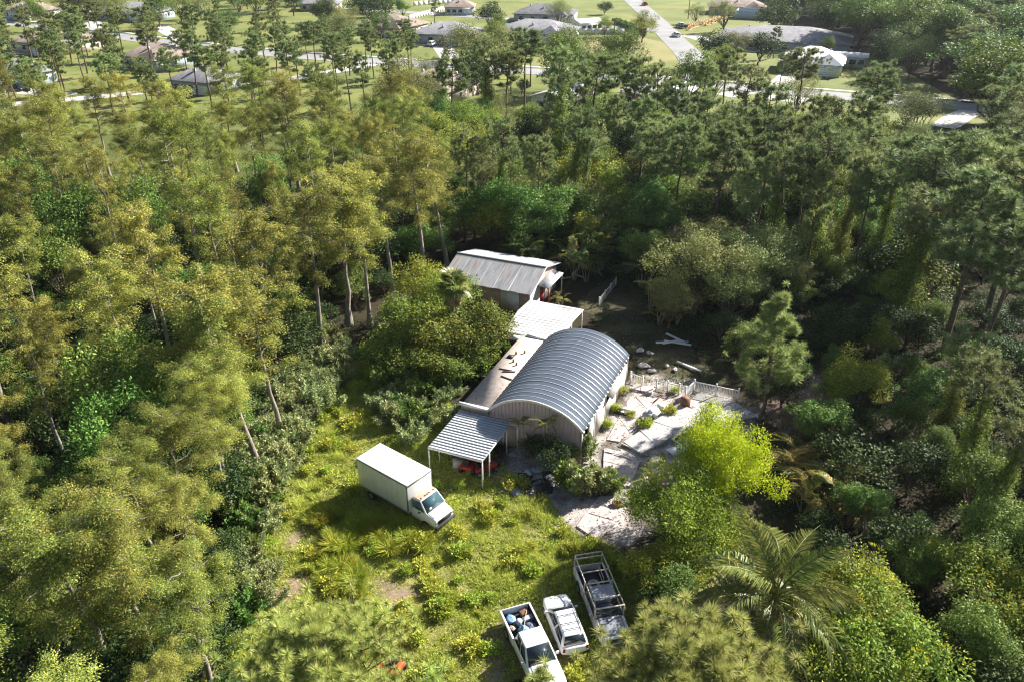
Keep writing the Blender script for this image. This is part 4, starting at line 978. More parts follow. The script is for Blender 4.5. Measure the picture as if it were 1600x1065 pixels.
for i, (px, py, L_, rz, lb) in enumerate(((1050, 537, 3.2, 0.05, 'longest pale board of the jumbled pile in the shaded yard'), (1055, 532, 2.4, -0.9, 'steeply crossing board of the jumbled pile in the shaded yard'), (1058, 541, 2.6, -0.35, 'lowest grey board of the jumbled pile in the shaded yard'), (1047, 541, 1.8, 0.35, 'shortest board of the jumbled pile in the shaded yard'))):
    plank('board', lb, px, py, L_, 0.28, rz, 0.2 + 0.1 * i, 'box_side', 'board', 0.05, 0.1)
for i, (px, py, s_, lb) in enumerate(((1042, 572, 0.5, 'small white scrap alone on the debris ground'), (1000, 548, 0.9, 'pale rubble lump nearest the arched roof'), (1015, 552, 0.7, 'pale rubble lump second from the arched roof'), (1005, 572, 1.1, 'broad sandy rubble lump behind the picket gate'), (1018, 580, 0.8, 'sandy rubble lump right of the picket gate'), (1055, 578, 0.6, 'grey rubble lump before the pale board'))):
    cap_sack('rubble', lb, (*[float(q) for q in g(px, py)], 0.1), s_ * 0.36, 'concrete', 1.6, R(0, 3), 'rubble')
plank('board', 'pale board on the ground beside the cottage porch', 903, 432, 1.6, 0.25, -0.7, 0.1, 'box_side', 'board')
plank('board', 'broken white board near the porch end of the cottage', 884, 436, 1.4, 0.3, 0.3, 0.14, 'box_side', 'board')
b2 = thing('brick_crate', 'small red-brown crate alone on the sandy walk', 'crate', (*[float(q) for q in g(964, 789)], 0.05), 0.2)
for y in (-0.22, 0.22): obj('crate_side', Geo().box((0, y, 0.13), (0.6, 0.04, 0.26)).mesh('crate_side', 'brick_red'), b2)
for x in (-0.28, 0.28): obj('crate_end', Geo().box((x, 0, 0.13), (0.04, 0.4, 0.26)).mesh('crate_end', 'brick_red'), b2)
obj('crate_base', Geo().box((0, 0, 0.02), (0.56, 0.42, 0.03)).mesh('crate_base', 'wood_brown'), b2)
pp = g(965, 712); o = obj('pipe', Geo().tube([(-1.0, 0, 0.1), (0.2, 0.1, 0.1), (1.2, -0.05, 0.1)], 0.045, 8).mesh('pipe', 'white_paint', True), None, (float(pp[0]), float(pp[1]), 0.03), -0.45)
tag(o, 'white pipe lying across the pale pad', 'pipe')
q = Geo(); rng = np.random.default_rng(5)
def scatter0(poly, n):
    P = np.array(poly); c = rng.uniform(P.min(0), P.max(0), (n, 2)); return c[inpoly(c, poly)]
c = np.vstack([scatter0(SAND, 3600), scatter0(YARD, 700), scatter0(gp([(700, 690), (800, 690), (880, 700), (870, 780), (800, 780)]), 900)])
k = len(c); zz_ = rng.uniform(0.02, 0.24, k); an = rng.uniform(0, PI, k)
rhombs(q, np.column_stack([c, zz_]), np.column_stack([np.cos(an), np.sin(an), rng.normal(size=k) * 0.25]), rng.uniform(0.08, 0.4, k) * rng.random(k) + 0.05, rng.uniform(0.02, 0.12, k), rng)
surf('litter', (0.10, 0.07, 0.05), (0.22, 0.17, 0.13), (0.55, 0.52, 0.48), 0.9, scale=4)
tag(obj('litter', q.mesh('litter', 'litter')), 'fine debris, twigs and leaves strewn over the sandy yard', 'debris', kind='stuff')
# burnt heap before the gable
for i, (px, py, r_, mt, lb) in enumerate(((815, 748, 0.55, 'bed_dark', 'black charred lump left in the burnt heap'), (845, 762, 0.7, 'bed_dark', 'largest black charred lump of the burnt heap'), (830, 772, 0.5, 'black_plastic', 'black charred lump at the front of the burnt heap'), (858, 745, 0.5, 'bed_dark', 'black charred lump under the palm bush'), (806, 770, 0.35, 'navy_bag', 'blue-black bag at the grass edge of the burnt heap'), (825, 740, 0.3, 'pale_bag', 'pale bag between the charred lumps'), (801, 712, 0.25, 'pale_bag', 'pale bag beside the rear carport post'), (838, 735, 0.35, 'concrete', 'ash-grey lump near the gable wall'))):
    cap_sack('burnt_rubble' if 'charred' in lb else 'sack', lb, (*[float(q) for q in g(px, py)], 0.08), r_, mt, 1.4, R(0, 3), 'rubble' if 'charred' in lb or 'lump' in lb else 'sack')
# red machines under the carport
def red_machine(name, label, px, py, mat, s=1.0, rz=0.4, z=0.0):
    p = g(px, py); t = thing(name, label, 'machine', (float(p[0]), float(p[1]), z), rz, None, s)
    obj('hood', loft(Geo(), [(0.1, 0.28, 0.45, 0.85), (0.7, 0.28, 0.42, 0.82), (0.95, 0.2, 0.45, 0.7)]).mesh('hood', mat), t, bevel=0.03)
    obj('fender', loft(Geo(), [(-0.75, 0.42, 0.4, 0.62), (-0.3, 0.45, 0.38, 0.66), (0.05, 0.4, 0.38, 0.55)]).mesh('fender', mat), t, bevel=0.03)
    obj('seat', Geo().box((-0.42, 0, 0.75), (0.4, 0.42, 0.12)).box((-0.62, 0, 0.95), (0.1, 0.42, 0.36)).mesh('seat', 'black_plastic'), t, bevel=0.03)
    sw = obj('steering_wheel', ring(0.17, 0.02, 14, 6).mesh('steering_wheel', 'black_plastic'), t, (0.08, 0, 1.0)); sw.rotation_euler = (0, -0.5, 0)
    obj('column', Geo().tube([(0.15, 0, 0.7), (0.08, 0, 1.0)], 0.025, 6).mesh('column', 'black_plastic'), t)
    for x, y, r_ in ((-0.5, -0.42, 0.26), (-0.5, 0.42, 0.26), (0.7, -0.36, 0.19), (0.7, 0.36, 0.19)): wheel(t, x, y, r_, 0.18)
red_machine('riding_mower', 'red riding machine in the shade under the near carport', 735, 732, 'red_paint', 1.15, 1.2)
red_machine('riding_mower', 'second red riding machine at the right carport post', 757, 738, 'red_paint', 1.0, 0.3)
red_machine('riding_mower', 'orange-red machine half hidden by pine boughs at the bottom edge', 600, 1048, 'orange_paint', 1.5, 2.6)
rp = obj('red_panel', Geo().prism([(-0.75, 0), (-0.7, 0.22), (-0.3, 0.34), (0.3, 0.34), (0.8, 0.2), (0.85, 0)], 1, -0.4, 0.4).mesh('red_panel', 'red_paint'), None, (*[float(q) for q in g(512, 972)], 0.15), -0.5, bevel=0.05)
tag(rp, 'red curved metal panel lying in grass behind the left foreground pine', 'panel')
for i, (px, py, lb) in enumerate(((716, 728, 'grey crate in shade under the left side of near carport'), (772, 728, 'dark crate in shade behind the right carport post'))):
    plank('crate', lb, px, py, 0.8, 0.6, R(0, 1), 0.3, 'wood_grey' if i == 0 else 'bed_dark', 'crate', 0.55)

# ------------------------------------------------------------------ palms
def frond_mesh(name, L_, mat, nl=34, leaf=0.75, droop=0.55, w=0.05, seed=1, vee=0.5, stalk=0.18):
    rng = np.random.default_rng(seed); q = Geo()
    t = np.linspace(0, 1, 9); x = L_ * (t - 0.08 * t ** 3); z = L_ * (0.32 * t - droop * t ** 2.2)
    pts = np.stack([x, np.zeros(9), z], 1)
    q.tube(pts, np.linspace(0.045, 0.008, 9) * L_ / 4, 5, cap=False)
    for s in (-1, 1):
        tt = stalk + (1 - stalk) * (np.arange(nl) + rng.random(nl) * 0.6) / nl
        base = np.stack([np.interp(tt, t, x), np.zeros(nl), np.interp(tt, t, z)], 1)
        ln = leaf * np.sin(np.clip(0.25 + tt * 0.85, 0, 1) * PI) ** 0.6 * rng.uniform(0.8, 1.15, nl)
        d = np.stack([0.75 + 0.0 * tt, s * np.ones(nl), vee - 0.75 * tt], 1) + 0.12 * rng.normal(size=(nl, 3))
        d = unit(d); mid = base + d * ln[:, None] * 0.55; tip = base + d * ln[:, None]; tip[:, 2] -= 0.38 * ln; tip[:, 0] += 0.05
        wv = np.stack([np.ones(nl), np.zeros(nl), 0.25 * np.ones(nl)], 1) * w / 2
        V = np.stack([base - wv * 0.6, base + wv * 0.6, mid + wv, mid - wv, tip], 1).reshape(-1, 3); i = np.arange(nl)[:, None] * 5
        n0 = q.n; q.add(V, i + np.array([[0, 1, 2, 3]])); q.f.append(i + np.array([[3, 2, 4]]) + n0)
    return q.mesh(name, mat)
COCO = [frond_mesh('frond', 4.9, 'leaf_palm', 85, 1.05, 0.52 + 0.14 * k, 0.07, k + 1) for k in range(4)]
COCO_DRY = frond_mesh('frond', 4.0, 'leaf_dry', 50, 0.8, 1.0, 0.05, 9)
AREC = [frond_mesh('frond', 2.2, 'leaf_areca', 24, 0.55, 0.55 + 0.15 * k, 0.07, 20 + k, 0.6) for k in range(3)]
AREC_D = [frond_mesh('frond', 2.2, 'leaf_areca_dry', 24, 0.55, 0.7 + 0.15 * k, 0.07, 24 + k, 0.6) for k in range(2)]
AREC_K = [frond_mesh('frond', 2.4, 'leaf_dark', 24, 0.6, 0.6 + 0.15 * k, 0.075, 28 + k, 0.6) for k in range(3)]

def add_frond(t, me, loc_, az, tilt, s=1.0, roll=0.0):
    o = obj('frond', me, t, loc_); o.rotation_mode = 'QUATERNION'
    o.rotation_quaternion = (Matrix.Rotation(az, 3, 'Z') @ Matrix.Rotation(-tilt, 3, 'Y') @ Matrix.Rotation(roll, 3, 'X')).to_quaternion()
    o.scale = (s, s, s); return o

def palm_clump(name, label, xy, h, meshes, n=12, stems=4, spread=0.5, group=None, s=1.0, cat='palm'):
    t = thing(name, label, cat, (float(xy[0]), float(xy[1]), -0.03), R(0, 6.28), group)
    tops = []
    for k in range(stems):
        a = k * 6.28 / stems + R(-0.4, 0.4); hh = h * R(0.35, 1.0); q = spread * R(0.5, 1.2)
        top = (math.cos(a) * q, math.sin(a) * q, hh); tops.append(top)
        obj('stem', Geo().tube([(math.cos(a) * q * 0.3, math.sin(a) * q * 0.3, 0), (math.cos(a) * q * 0.6, math.sin(a) * q * 0.6, hh * 0.5), top], [0.06, 0.05, 0.04], 6).mesh('stem', 'bark_palm'), t)
    for k in range(n):
        tp = tops[k % stems]
        add_frond(t, meshes[int(RNG.integers(len(meshes)))], tp, k * 2.4 + R(-0.3, 0.3), R(-0.15, 0.95), s * R(0.75, 1.15), R(-0.3, 0.3))
    return t

# coconut palm
cxy = g(1213, 935, 8.3)
t = thing('coconut_palm', 'tall coconut palm with long arching fronds at lower right', 'palm', (float(cxy[0]), float(cxy[1]), 0))
zz = np.linspace(0, 8.2, 10)
obj('trunk', Geo().tube(np.stack([0.15 * np.sin(zz * 0.4), 0.1 * np.sin(zz * 0.3), zz], 1), 0.2 - 0.008 * zz, 10).mesh('trunk', 'bark_palm', True), t)
hx, hy = 0.15 * math.sin(8.2 * 0.4), 0.1 * math.sin(8.2 * 0.3)
for k in range(30):
    lev = k / 30.0
    add_frond(t, COCO[k % 4], (hx, hy, 8.15 + 0.25 * (1 - lev)), k * 2.39996, 1.1 - 1.7 * lev + R(-0.12, 0.12), R(0.85, 1.08), R(-0.35, 0.35))
for k in range(4): add_frond(t, COCO_DRY, (hx, hy, 8.0), k * 1.7 + 0.4, -0.85 - R(0, 0.3), R(0.75, 0.95), R(-0.5, 0.5))
for k in range(7):
    obj('coconut', Geo().tube([(0, 0, -0.14), (0, 0, -0.08), (0, 0, 0.06), (0, 0, 0.14)], [0.03, 0.1, 0.11, 0.03], 8).mesh('coconut', 'wood_brown' if k % 2 else 'leaf_dry', True), t, (hx + 0.3 * math.cos(k * 0.9), hy + 0.3 * math.sin(k * 0.9), 7.85 + R(-0.1, 0.1)))

# cabbage palm above the vine mound
def fan_mesh(mat, seed):
    rng = np.random.default_rng(seed); q = Geo(); n = 26
    q.tube([(0, 0, 0), (0.5, 0, 0.12), (0.9, 0, 0.12)], [0.03, 0.02, 0.015], 4, cap=False)
    a = np.linspace(-2.0, 2.0, n); ln = 0.95 * (1 - 0.12 * np.abs(a)) * rng.uniform(0.85, 1.1, n)
    b_ = np.tile([0.85, 0, 0.12], (n, 1)); d = np.stack([np.cos(a), np.sin(a), 0.1 * np.ones(n)], 1)
    m_ = b_ + d * ln[:, None] * 0.6; tp = b_ + d * ln[:, None]; tp[:, 2] -= 0.3
    s = np.stack([-np.sin(a), np.cos(a), 0.3 * np.ones(n)], 1) * 0.05
    V = np.stack([b_, m_ + s, tp, m_ - s], 1).reshape(-1, 3); q.add(V, np.arange(n * 4).reshape(n, 4)); return q.mesh('frond', mat)
FAN = [fan_mesh('leaf_palm', k) for k in range(3)]; FAND = fan_mesh('leaf_dry', 8)
def cabbage(label, xy, h, n=34, group=None):
    t = thing('cabbage_palm', label, 'palm', (float(xy[0]), float(xy[1]), 0), R(0, 6), group)
    obj('trunk', Geo().tube([(0, 0, 0), (0.1, 0, h * 0.5), (0, 0, h)], [0.24, 0.2, 0.2], 9).mesh('trunk', 'bark_palm', True), t)
    for k in range(n):
        lev = k / n; add_frond(t, FAN[k % 3], (0, 0, h - 0.1 + 0.3 * (1 - lev)), k * 2.4, 1.25 - 1.75 * lev + R(-0.15, 0.15), R(0.85, 1.2), R(-0.4, 0.4))
    for k in range(12): add_frond(t, FAND, (0, 0, h - 0.3), k * 0.55, -1.0 - R(0, 0.4), R(0.8, 1.1), R(-0.5, 0.5))
cabbage('shaggy cabbage palm rising above the vine mound by the cottage', g(707, 445, 7.2), 7.0)
cabbage('low cabbage palm at the back left corner of the cottage', g(1305, 300, 5.0), 5.0)

# areca palms
palm_clump('areca_palm', 'left of two small palms against the workshop gable', loc(3.4, -0.75)[:2], 3.6, AREC, 12, 2, 0.25, s=0.62)
palm_clump('areca_palm', 'right of two small palms against the workshop gable', loc(5.0, -0.75)[:2], 3.5, AREC, 12, 2, 0.25, s=0.62)
for k in range(16):
    px, py = ((1245, 700), (1275, 690), (1310, 705), (1335, 725), (1250, 735), (1285, 730), (1318, 745), (1350, 765), (1262, 765), (1298, 770), (1335, 785), (1240, 715), (1300, 700), (1365, 800), (1272, 750), (1325, 760))[k]
    palm_clump('areca_palm', 'yellow-brown feathery palm in the clump behind the coconut palm', g(px, py, 2.0), R(1.6, 2.6), (AREC + AREC_D + AREC_D) if k % 3 else AREC_D + AREC_D[:1] + AREC[:1], 14, 4, 0.5, 'brownish palms behind the coconut palm', 0.95)
for k in range(30):
    px = 800 + k * 13 + R(-6, 6); py = 375 + 12 * math.sin(k * 0.9) + R(-10, 10) + (k - 12) * 1.3
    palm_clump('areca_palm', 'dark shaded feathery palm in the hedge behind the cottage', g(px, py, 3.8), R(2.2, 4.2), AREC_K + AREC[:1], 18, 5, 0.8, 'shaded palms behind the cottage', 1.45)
for k, (px, py) in enumerate(((1020, 745), (1010, 760), (1040, 730), (1025, 770), (1050, 745))):
    palm_clump('areca_palm', 'low grey-green palm tuft at the left foot of the golden tree', g(px, py, 0.6), R(0.7, 1.1), AREC, 10, 3, 0.3, 'palm tufts left of the golden tree', 0.6)
for k in range(6):
    palm_clump('areca_palm', 'rust-tinted palm at the foot of the pale oak', g(1020 + k * 14, 455 + R(-22, 16), 2.8), R(2.2, 3.4), AREC + AREC_D, 12, 4, 0.6, 'palms at the foot of the pale oak', 0.95)
palm_clump('areca_palm', 'small palm tuft on the roof edge of the white carport', g(876, 470, 0.8), 1.3, AREC + AREC_D, 18, 4, 0.5, s=0.6)

# ------------------------------------------------------------------ trees and shrubs
PLACED = []
def free(p, r, lst):
    return all((p[0] - q[0]) ** 2 + (p[1] - q[1]) ** 2 > r * r for q in lst)
HOUSE_BOX = []                                             # far houses: (x, y, half size)
def near_built(p, m=0.0):
    d = np.array([p[0] - OX, p[1] - OY]); u_, v_ = d @ UX, d @ UY
    if -16.0 - m < u_ < -4.0 + m and 20.6 - m < v_ < 31 + m: return True
    if -5.2 - m < u_ < 1.6 + m and 12.5 - m < v_ < 21 + m: return True
    if -2.9 - m < u_ < 9.0 + m and -6.2 - m < v_ < 13.5 + m: return True
    return False
def road_near(p, d=6.5):
    for ln, w in ((ROAD, d), (SIDE, d), (LANE, d * 0.7)):
        if np.min(np.sum((ln - np.asarray(p)) ** 2, axis=1)) < w * w: return True
    return any(abs(p[0] - x) < s + 1.5 and abs(p[1] - y) < s + 1.5 for x, y, s in HOUSE_BOX)
def in_frame(p, h, ml=90, mr=170):
    a = proj(p[0], p[1], 0); b_ = proj(p[0], p[1], h)
    return max(a[0], b_[0]) > -ml and min(a[0], b_[0]) < 1600 + mr and b_[1] < 1065 + 60 and a[1] > -30
def fill(poly, spacing, kinds, hr, labels, group, keep, tries=6000, avoid=None, cap=400, wide=(0.9, 1.15), stay=0.0, rename=None, near_first=False):
    poly = [tuple(q) for q in poly]; P = np.array(poly); lo, hi = P.min(0), P.max(0); out = []
    cand = RNG.uniform(lo, hi, (tries, 2)); cand = cand[inpoly(cand, poly)]
    if near_first: cand = cand[np.argsort((cand[:, 1] / 40).astype(int), kind='stable')]
    for p in cand:
        if len(out) >= cap: break
        k = kinds[int(RNG.integers(len(kinds)))]; h = R(*hr)
        if k == 'cypress' and p[1] < 40: h = 8.0 + (h - 8.0) * 0.55
        if k in ('broad', 'oak', 'dark') and p[1] < 140: h = min(h, 11.5 if k != 'dark' else 7.5)
        if not in_frame(p, h): continue
        if not free(p, spacing, out) or not free(p, keep, PLACED): continue
        if near_built(p, stay) or (p[1] > 140 and road_near(p)): continue
        if avoid is not None and inpoly(p[None], avoid)[0]: continue
        lb = labels(p, k) if callable(labels) else labels
        e_ = plant(k, p, h, lb[0] if isinstance(lb, tuple) else lb, lb[1] if isinstance(lb, tuple) else group, wide=R(*wide)); out.append(p)
        if rename: e_.name = rename
    PLACED.extend(out); return out
def top(kind, px, py, h, label, group=None, wide=1.0, **kw):
    p = g(px, py, h); PLACED.append(p); return plant(kind, p, h, label, group, wide=wide, **kw)

# named single trees
top('young_pine', 1222, 466, 11.0, 'young open-branched pine standing alone right of the slabs', wide=1.15, lean=0.01)
top('near_pine', 1078, 1015, 12.0, 'large foreground pine crown below the parked vehicles', wide=1.15, var=0, lean=0.0)
top('near_pine', 495, 985, 12.0, 'foreground pine crown at bottom left of the grass', wide=0.92, var=1, lean=0.0)
top('small_pine', 832, 1035, 6.0, 'thin young pine beside the hood of the white pickup')
top('small_pine', 655, 1055, 6.0, 'small pine at the bottom edge below the grass')
top('gold', 1128, 650, 8.6, 'bright golden-yellow upright tree in front of the slabs', wide=0.72, lean=0.0)
top('green_gold', 1070, 745, 6.6, 'yellow-green tree at the lower left of the golden tree', wide=0.9)
top('green_gold', 1125, 790, 5.2, 'yellow-green tree directly below the golden tree')
top('green_gold', 1062, 850, 4.2, 'low yellow-green tree at the right edge of the grass')
top('broad', 1055, 880, 4.2, 'mid-green low tree between work truck and coconut palm', wide=1.3)
top('flower', 1330, 900, 6.0, 'leafy tree with yellow blossom right of the coconut palm')
top('flower', 1385, 960, 6.0, 'yellow-blossom tree at the right foot of the coconut palm')
top('flower', 1345, 1005, 5.0, 'yellow-blossom tree under the coconut palm fronds')
top('bright', 1365, 880, 5.0, 'light green leafy tree above the yellow-blossom trees')
top('bright', 1380, 1020, 5.0, 'light green leafy tree at the bottom edge right of the palm')
top('oak', 1098, 345, 10.5, 'pale olive oak left of the dark oak behind the yard', wide=1.12)
top('oak', 1212, 335, 10.5, 'grey-green oak right of the pale oak behind the yard', wide=1.1)
top('oak', 1150, 385, 8.5, 'lower oak between the two tall oaks behind the yard')
top('oak', 1055, 420, 6.5, 'bushy oak at the left foot of the pale oak')
top('pinkish', 1275, 610, 3.0, 'pinkish dry twiggy shrub right of the young pine')
top('pinkish', 1300, 585, 2.6, 'smaller pinkish twiggy shrub behind the dry twiggy shrub')
top('flower', 1345, 560, 5.0, 'shrubby tree with yellow-green tips right of the young pine', wide=1.0)
top('bright', 1380, 500, 4.5, 'light green small tree left of the vine-clad pine')
top('vine_pine', 1490, 222, 17.0, 'tall vine-draped pine at right, crown over its leaning column', wide=1.5)
top('vine_pine', 1455, 290, 14.0, 'second vine-draped pine just left of the tallest one')
top('vine_pine', 1310, 200, 17.0, 'vine-draped pine above the dark oak')
top('vine_pine', 880, 80, 19.0, 'dark vine-wrapped pine column behind the broadleaf belt')
top('vine_pine', 915, 210, 12.0, 'short vine-wrapped stem below the tall dark column')
for k, (px, py, h) in enumerate(((1560, 262, 18), (1600, 330, 16), (1530, 215, 17), (1620, 240, 18))):
    top('pine', px, py, h, ('heavy pine crown at the right edge over the vine columns', 'pine at the right edge below the heavy crown', 'pine crown behind the heavy right-edge crown', 'pine just leaving the right edge')[k], wide=1.3)
top('vine_pine', 1575, 560, 11.0, 'vine-hung tree at the right edge, middle height')
top('vine_pine', 1520, 520, 9.0, 'vine-hung low tree left of the right-edge vine tree')
top('vine_pine', 1600, 640, 10.0, 'vine-hung tree lowest at the right edge')
# vine mound left of the workshop
for k, (px, py, h, kd) in enumerate(((620, 470, 5.5, 'mound'), (600, 520, 4.2, 'mound'), (660, 470, 6.4, 'mound'), (690, 500, 5.4, 'mound'), (735, 470, 5.6, 'mound'), (757, 480, 5.2, 'mound'), (745, 520, 3.8, 'mound'), (655, 400, 7.0, 'bright'),
                                     (700, 545, 3.4, 'mound'), (650, 530, 4.4, 'mound'), (620, 560, 3.0, 'bush'), (768, 515, 3.0, 'bush'), (720, 420, 6.0, 'bright'), (685, 425, 6.2, 'bright'))):
    top(kd, px, py, h, 'vine-smothered green tree in the mound between the forest and the cottage' if kd == 'mound' else 'leafy bright tree behind the vine mound' if kd == 'bright' else 'green bush at the foot of the vine mound',
        'vine mound by the cottage' if kd == 'mound' else 'bright trees behind the vine mound' if kd == 'bright' else 'bushes at the foot of the vine mound', wide=1.1)
# shrubs between mound, annex and truck
def at_ground(kind, px, py, h, label, group=None, wide=1.0):
    p = g(px, py); return plant(kind, p, h, label, group, wide=wide)
for px, py in ((690, 630), (670, 650), (640, 640), (655, 670), (715, 610), (735, 590), (705, 595), (680, 600), (752, 570), (660, 615), (640, 690), (625, 655), (770, 545), (725, 570), (690, 575), (655, 590), (700, 655), (615, 625), (630, 600), (600, 650), (612, 668), (650, 655), (668, 672), (635, 672), (598, 630), (645, 620), (605, 605)):
    at_ground('sage' if R(0, 1) < 0.65 else 'bush', px + R(-6, 6), py + R(-5, 5), R(1.6, 2.6), 'grey-green shrub in the thicket left of the flat-roofed annex', 'shrubs left of the annex', 1.25)
for k in range(125):
    s_ = R(0, 1); px = 525 - 125 * s_ + R(-55, 32); py = 545 + 235 * s_ + R(-22, 22)
    at_ground('sage', px, py, R(1.6, 3.1), 'pale sage-green upright shrub along the forest edge left of the grass path', 'sage shrubs along the forest edge', R(0.9, 1.2))
for k in range(26):
    at_ground('sage' if k % 3 else 'bush', 395 + R(-38, 34), 850 + R(-90, 120), R(1.5, 2.4), 'grey-green shrub at the left margin of the grass', 'shrubs at the left grass margin', 1.1)
# bushes in front of the gable
at_ground('dark', 858, 735, 3.0, 'dark dense bush against the middle of the workshop gable')
at_ground('dark', 835, 715, 2.2, 'smaller dark bush left of the dense gable bush')
at_ground('pale_bush', 912, 765, 2.8, 'large pale-leaved bush at the right front of the gable')
at_ground('pale_bush', 935, 762, 2.4, 'pale-leaved bush on the sand side of the large one')
at_ground('bush', 955, 765, 1.8, 'green bush at the sandy walk edge')
at_ground('bush', 890, 760, 2.2, 'green bush on the burnt-heap side of the pale bushes')
at_ground('pale_bush', 905, 715, 2.6, 'pale-leaved bush hugging the front right workshop corner')
for px, py, lb in ((1055, 612, 'small green bush growing through the leaning railing'), (962, 640, 'dry tuft bush at the workshop wall base'), (950, 665, 'weedy bush at the workshop wall near the front'), (972, 612, 'green bush at the back right workshop corner'), (1045, 645, 'bush on the broken concrete between slabs'), (1008, 665, 'weed bush beside the black chair'), (985, 650, 'weed bush on the pinkish pad')):
    at_ground('weed_bush', px, py, R(0.45, 0.8), lb, None, 1.0)

# forest masses
def zone_cyp(p, k):
    if p[1] < 36: return 'feathery olive-yellow cypress in the near lower left stand', 'near lower left cypress stand'
    if p[1] < 62 and p[0] < -32: return 'feathery olive-yellow cypress at the left edge of the forest', 'left edge cypress stand'
    if p[1] < 66: return 'olive-yellow cypress with bare pale trunk along the grass path', 'cypress along the grass path'
    if p[0] > -32: return 'tall olive cypress on bare trunk facing the cottage', 'cypress facing the cottage'
    return 'olive-yellow cypress in the far upper left canopy', 'far upper left cypress canopy'
CYP = [(-6, 100), (-13, 86), (-18, 74), (-22.5, 62), (-22, 52), (-19.5, 40), (-14, 29), (-10.5, 19), (-12, 11), (-30, 11), (-60, 40), (-95, 100), (-110, 126), (-60, 128), (-30, 126), (-12, 116)]
for px, py, h in ((650, 212, 16.5), (520, 265, 16), (595, 245, 15), (470, 300, 15.5), (390, 330, 15), (690, 225, 15), (560, 300, 14), (330, 420, 15), (360, 480, 14), (400, 450, 13.5), (110, 800, 13), (170, 790, 13.5), (280, 885, 10), (40, 780, 13), (320, 590, 11), (250, 640, 11.5), (310, 560, 12), (200, 700, 11)):
    p = g(px, py, h); PLACED.append(p); lb = zone_cyp(p, 'cypress'); plant('cypress', p, h, lb[0], lb[1], wide=R(1.0, 1.2))
cyp = fill(CYP, 4.9, ['cypress'] * 6 + ['broad'], (9.0, 17.0), lambda p, k: zone_cyp(p, k) if k == 'cypress' else ('green broadleaf tree standing among the cypress', 'broadleaf trees among the cypress'), None, 4.4, 9000, wide=(0.75, 1.0))
def zone_und(p, k):
    if p[0] < -9 and p[1] < 60: return 'shaded broadleaf understory tree among the lower left cypress', 'understory of the lower left cypress'
    if p[0] < -9: return 'shaded broadleaf understory tree among the upper left cypress', 'understory of the upper left cypress'
    return 'shaded understory tree among the trees behind the cottage', 'understory behind the cottage'
PL0 = list(PLACED); PLACED.clear()
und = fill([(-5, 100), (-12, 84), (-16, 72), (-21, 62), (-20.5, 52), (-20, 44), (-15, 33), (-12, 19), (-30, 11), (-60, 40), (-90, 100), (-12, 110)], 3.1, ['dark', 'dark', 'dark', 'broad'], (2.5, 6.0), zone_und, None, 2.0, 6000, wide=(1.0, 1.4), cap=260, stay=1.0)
PLACED[:] = PL0

# broadleaf belt behind the cottage
for k, (px, py, h, kd) in enumerate(((740, 285, 8, 'broad'), (800, 280, 9, 'broad'), (860, 290, 8.5, 'broad'), (700, 310, 7, 'broad'), (920, 290, 8, 'broad'), (770, 310, 7, 'bright'), (830, 320, 7, 'broad'), (980, 310, 7.5, 'broad'), (1020, 300, 8, 'broad'), (670, 340, 6, 'broad'),
                                     (920, 225, 10, 'bright'), (760, 230, 9, 'oak'), (830, 250, 8, 'oak'), (720, 160, 9, 'bright'), (640, 150, 10, 'broad'), (590, 165, 9, 'broad'), (690, 175, 9, 'bright'), (930, 330, 6.5, 'bright'), (955, 265, 8, 'bright'), (1060, 270, 8, 'broad'), (1005, 360, 6, 'broad'), (1080, 300, 7, 'broad'))):
    top(kd, px, py, h, {'broad': 'rounded green broadleaf tree in the belt behind the cottage', 'bright': 'light green broadleaf tree in the belt behind the cottage', 'oak': 'dull olive oak in the belt behind the cottage'}[kd], {'broad': 'green broadleaf belt behind the cottage', 'bright': 'light green belt trees', 'oak': 'olive oaks in the belt'}[kd], wide=1.2)
fill([(-14, 92), (18, 92), (40, 96), (62, 110), (70, 140), (40, 150), (-20, 150), (-30, 128), (-10, 112)], 4.6, ['broad', 'broad', 'bright', 'oak', 'dark'], (5, 9), lambda p, k: ('mixed leafy tree in the woodland centre behind the belt', 'mixed woodland centre') if p[0] < 25 else ('mixed leafy tree in the woodland upper right of the oaks', 'mixed woodland right of centre'), None, 3.2, 5000, wide=(0.9, 1.25), stay=1.0)
# tall pines along the centre and right
PINES = ((700, 88, 15), (757, 62, 16), (790, 80, 14), (820, 45, 17), (925, 85, 16), (905, 110, 14), (998, 85, 16), (1040, 100, 15), (1100, 95, 14), (1140, 75, 15), (1170, 105, 15), (1210, 130, 15), (1258, 78, 15), (1290, 150, 15), (1390, 108, 16), (1345, 150, 14), (1110, 150, 15), (1180, 170, 16), (1060, 130, 14), (965, 150, 13), (1130, 190, 16), (1250, 180, 16), (1080, 180, 14), (1010, 150, 15), (1200, 215, 14), (1030, 190, 14), (1270, 235, 14), (870, 130, 13))
for px, py, h in PINES: top('pine' if R(0, 1) < 0.85 else 'vine_pine', px, py, h, 'tall slender pine in the row between woodland and street, centre' if px < 1000 else 'tall slender pine in the row between woodland and street, right', 'pines before the street, centre' if px < 1000 else 'pines before the street, right', wide=R(0.9, 1.25))
for k, (px, py, h) in enumerate(((720, 205, 14), (775, 190, 15), (845, 215, 14), (900, 180, 15), (1190, 250, 14), (1235, 225, 15), (1290, 255, 14), (1335, 235, 15), (1370, 260, 14), (1410, 220, 16), (1065, 190, 15), (1350, 190, 15))):
    top('vine_pine' if k % 2 else 'pine', px, py, h, 'tall thin tree in the wall behind the buildings', 'tall thin trees behind the buildings', wide=R(0.7, 0.95))
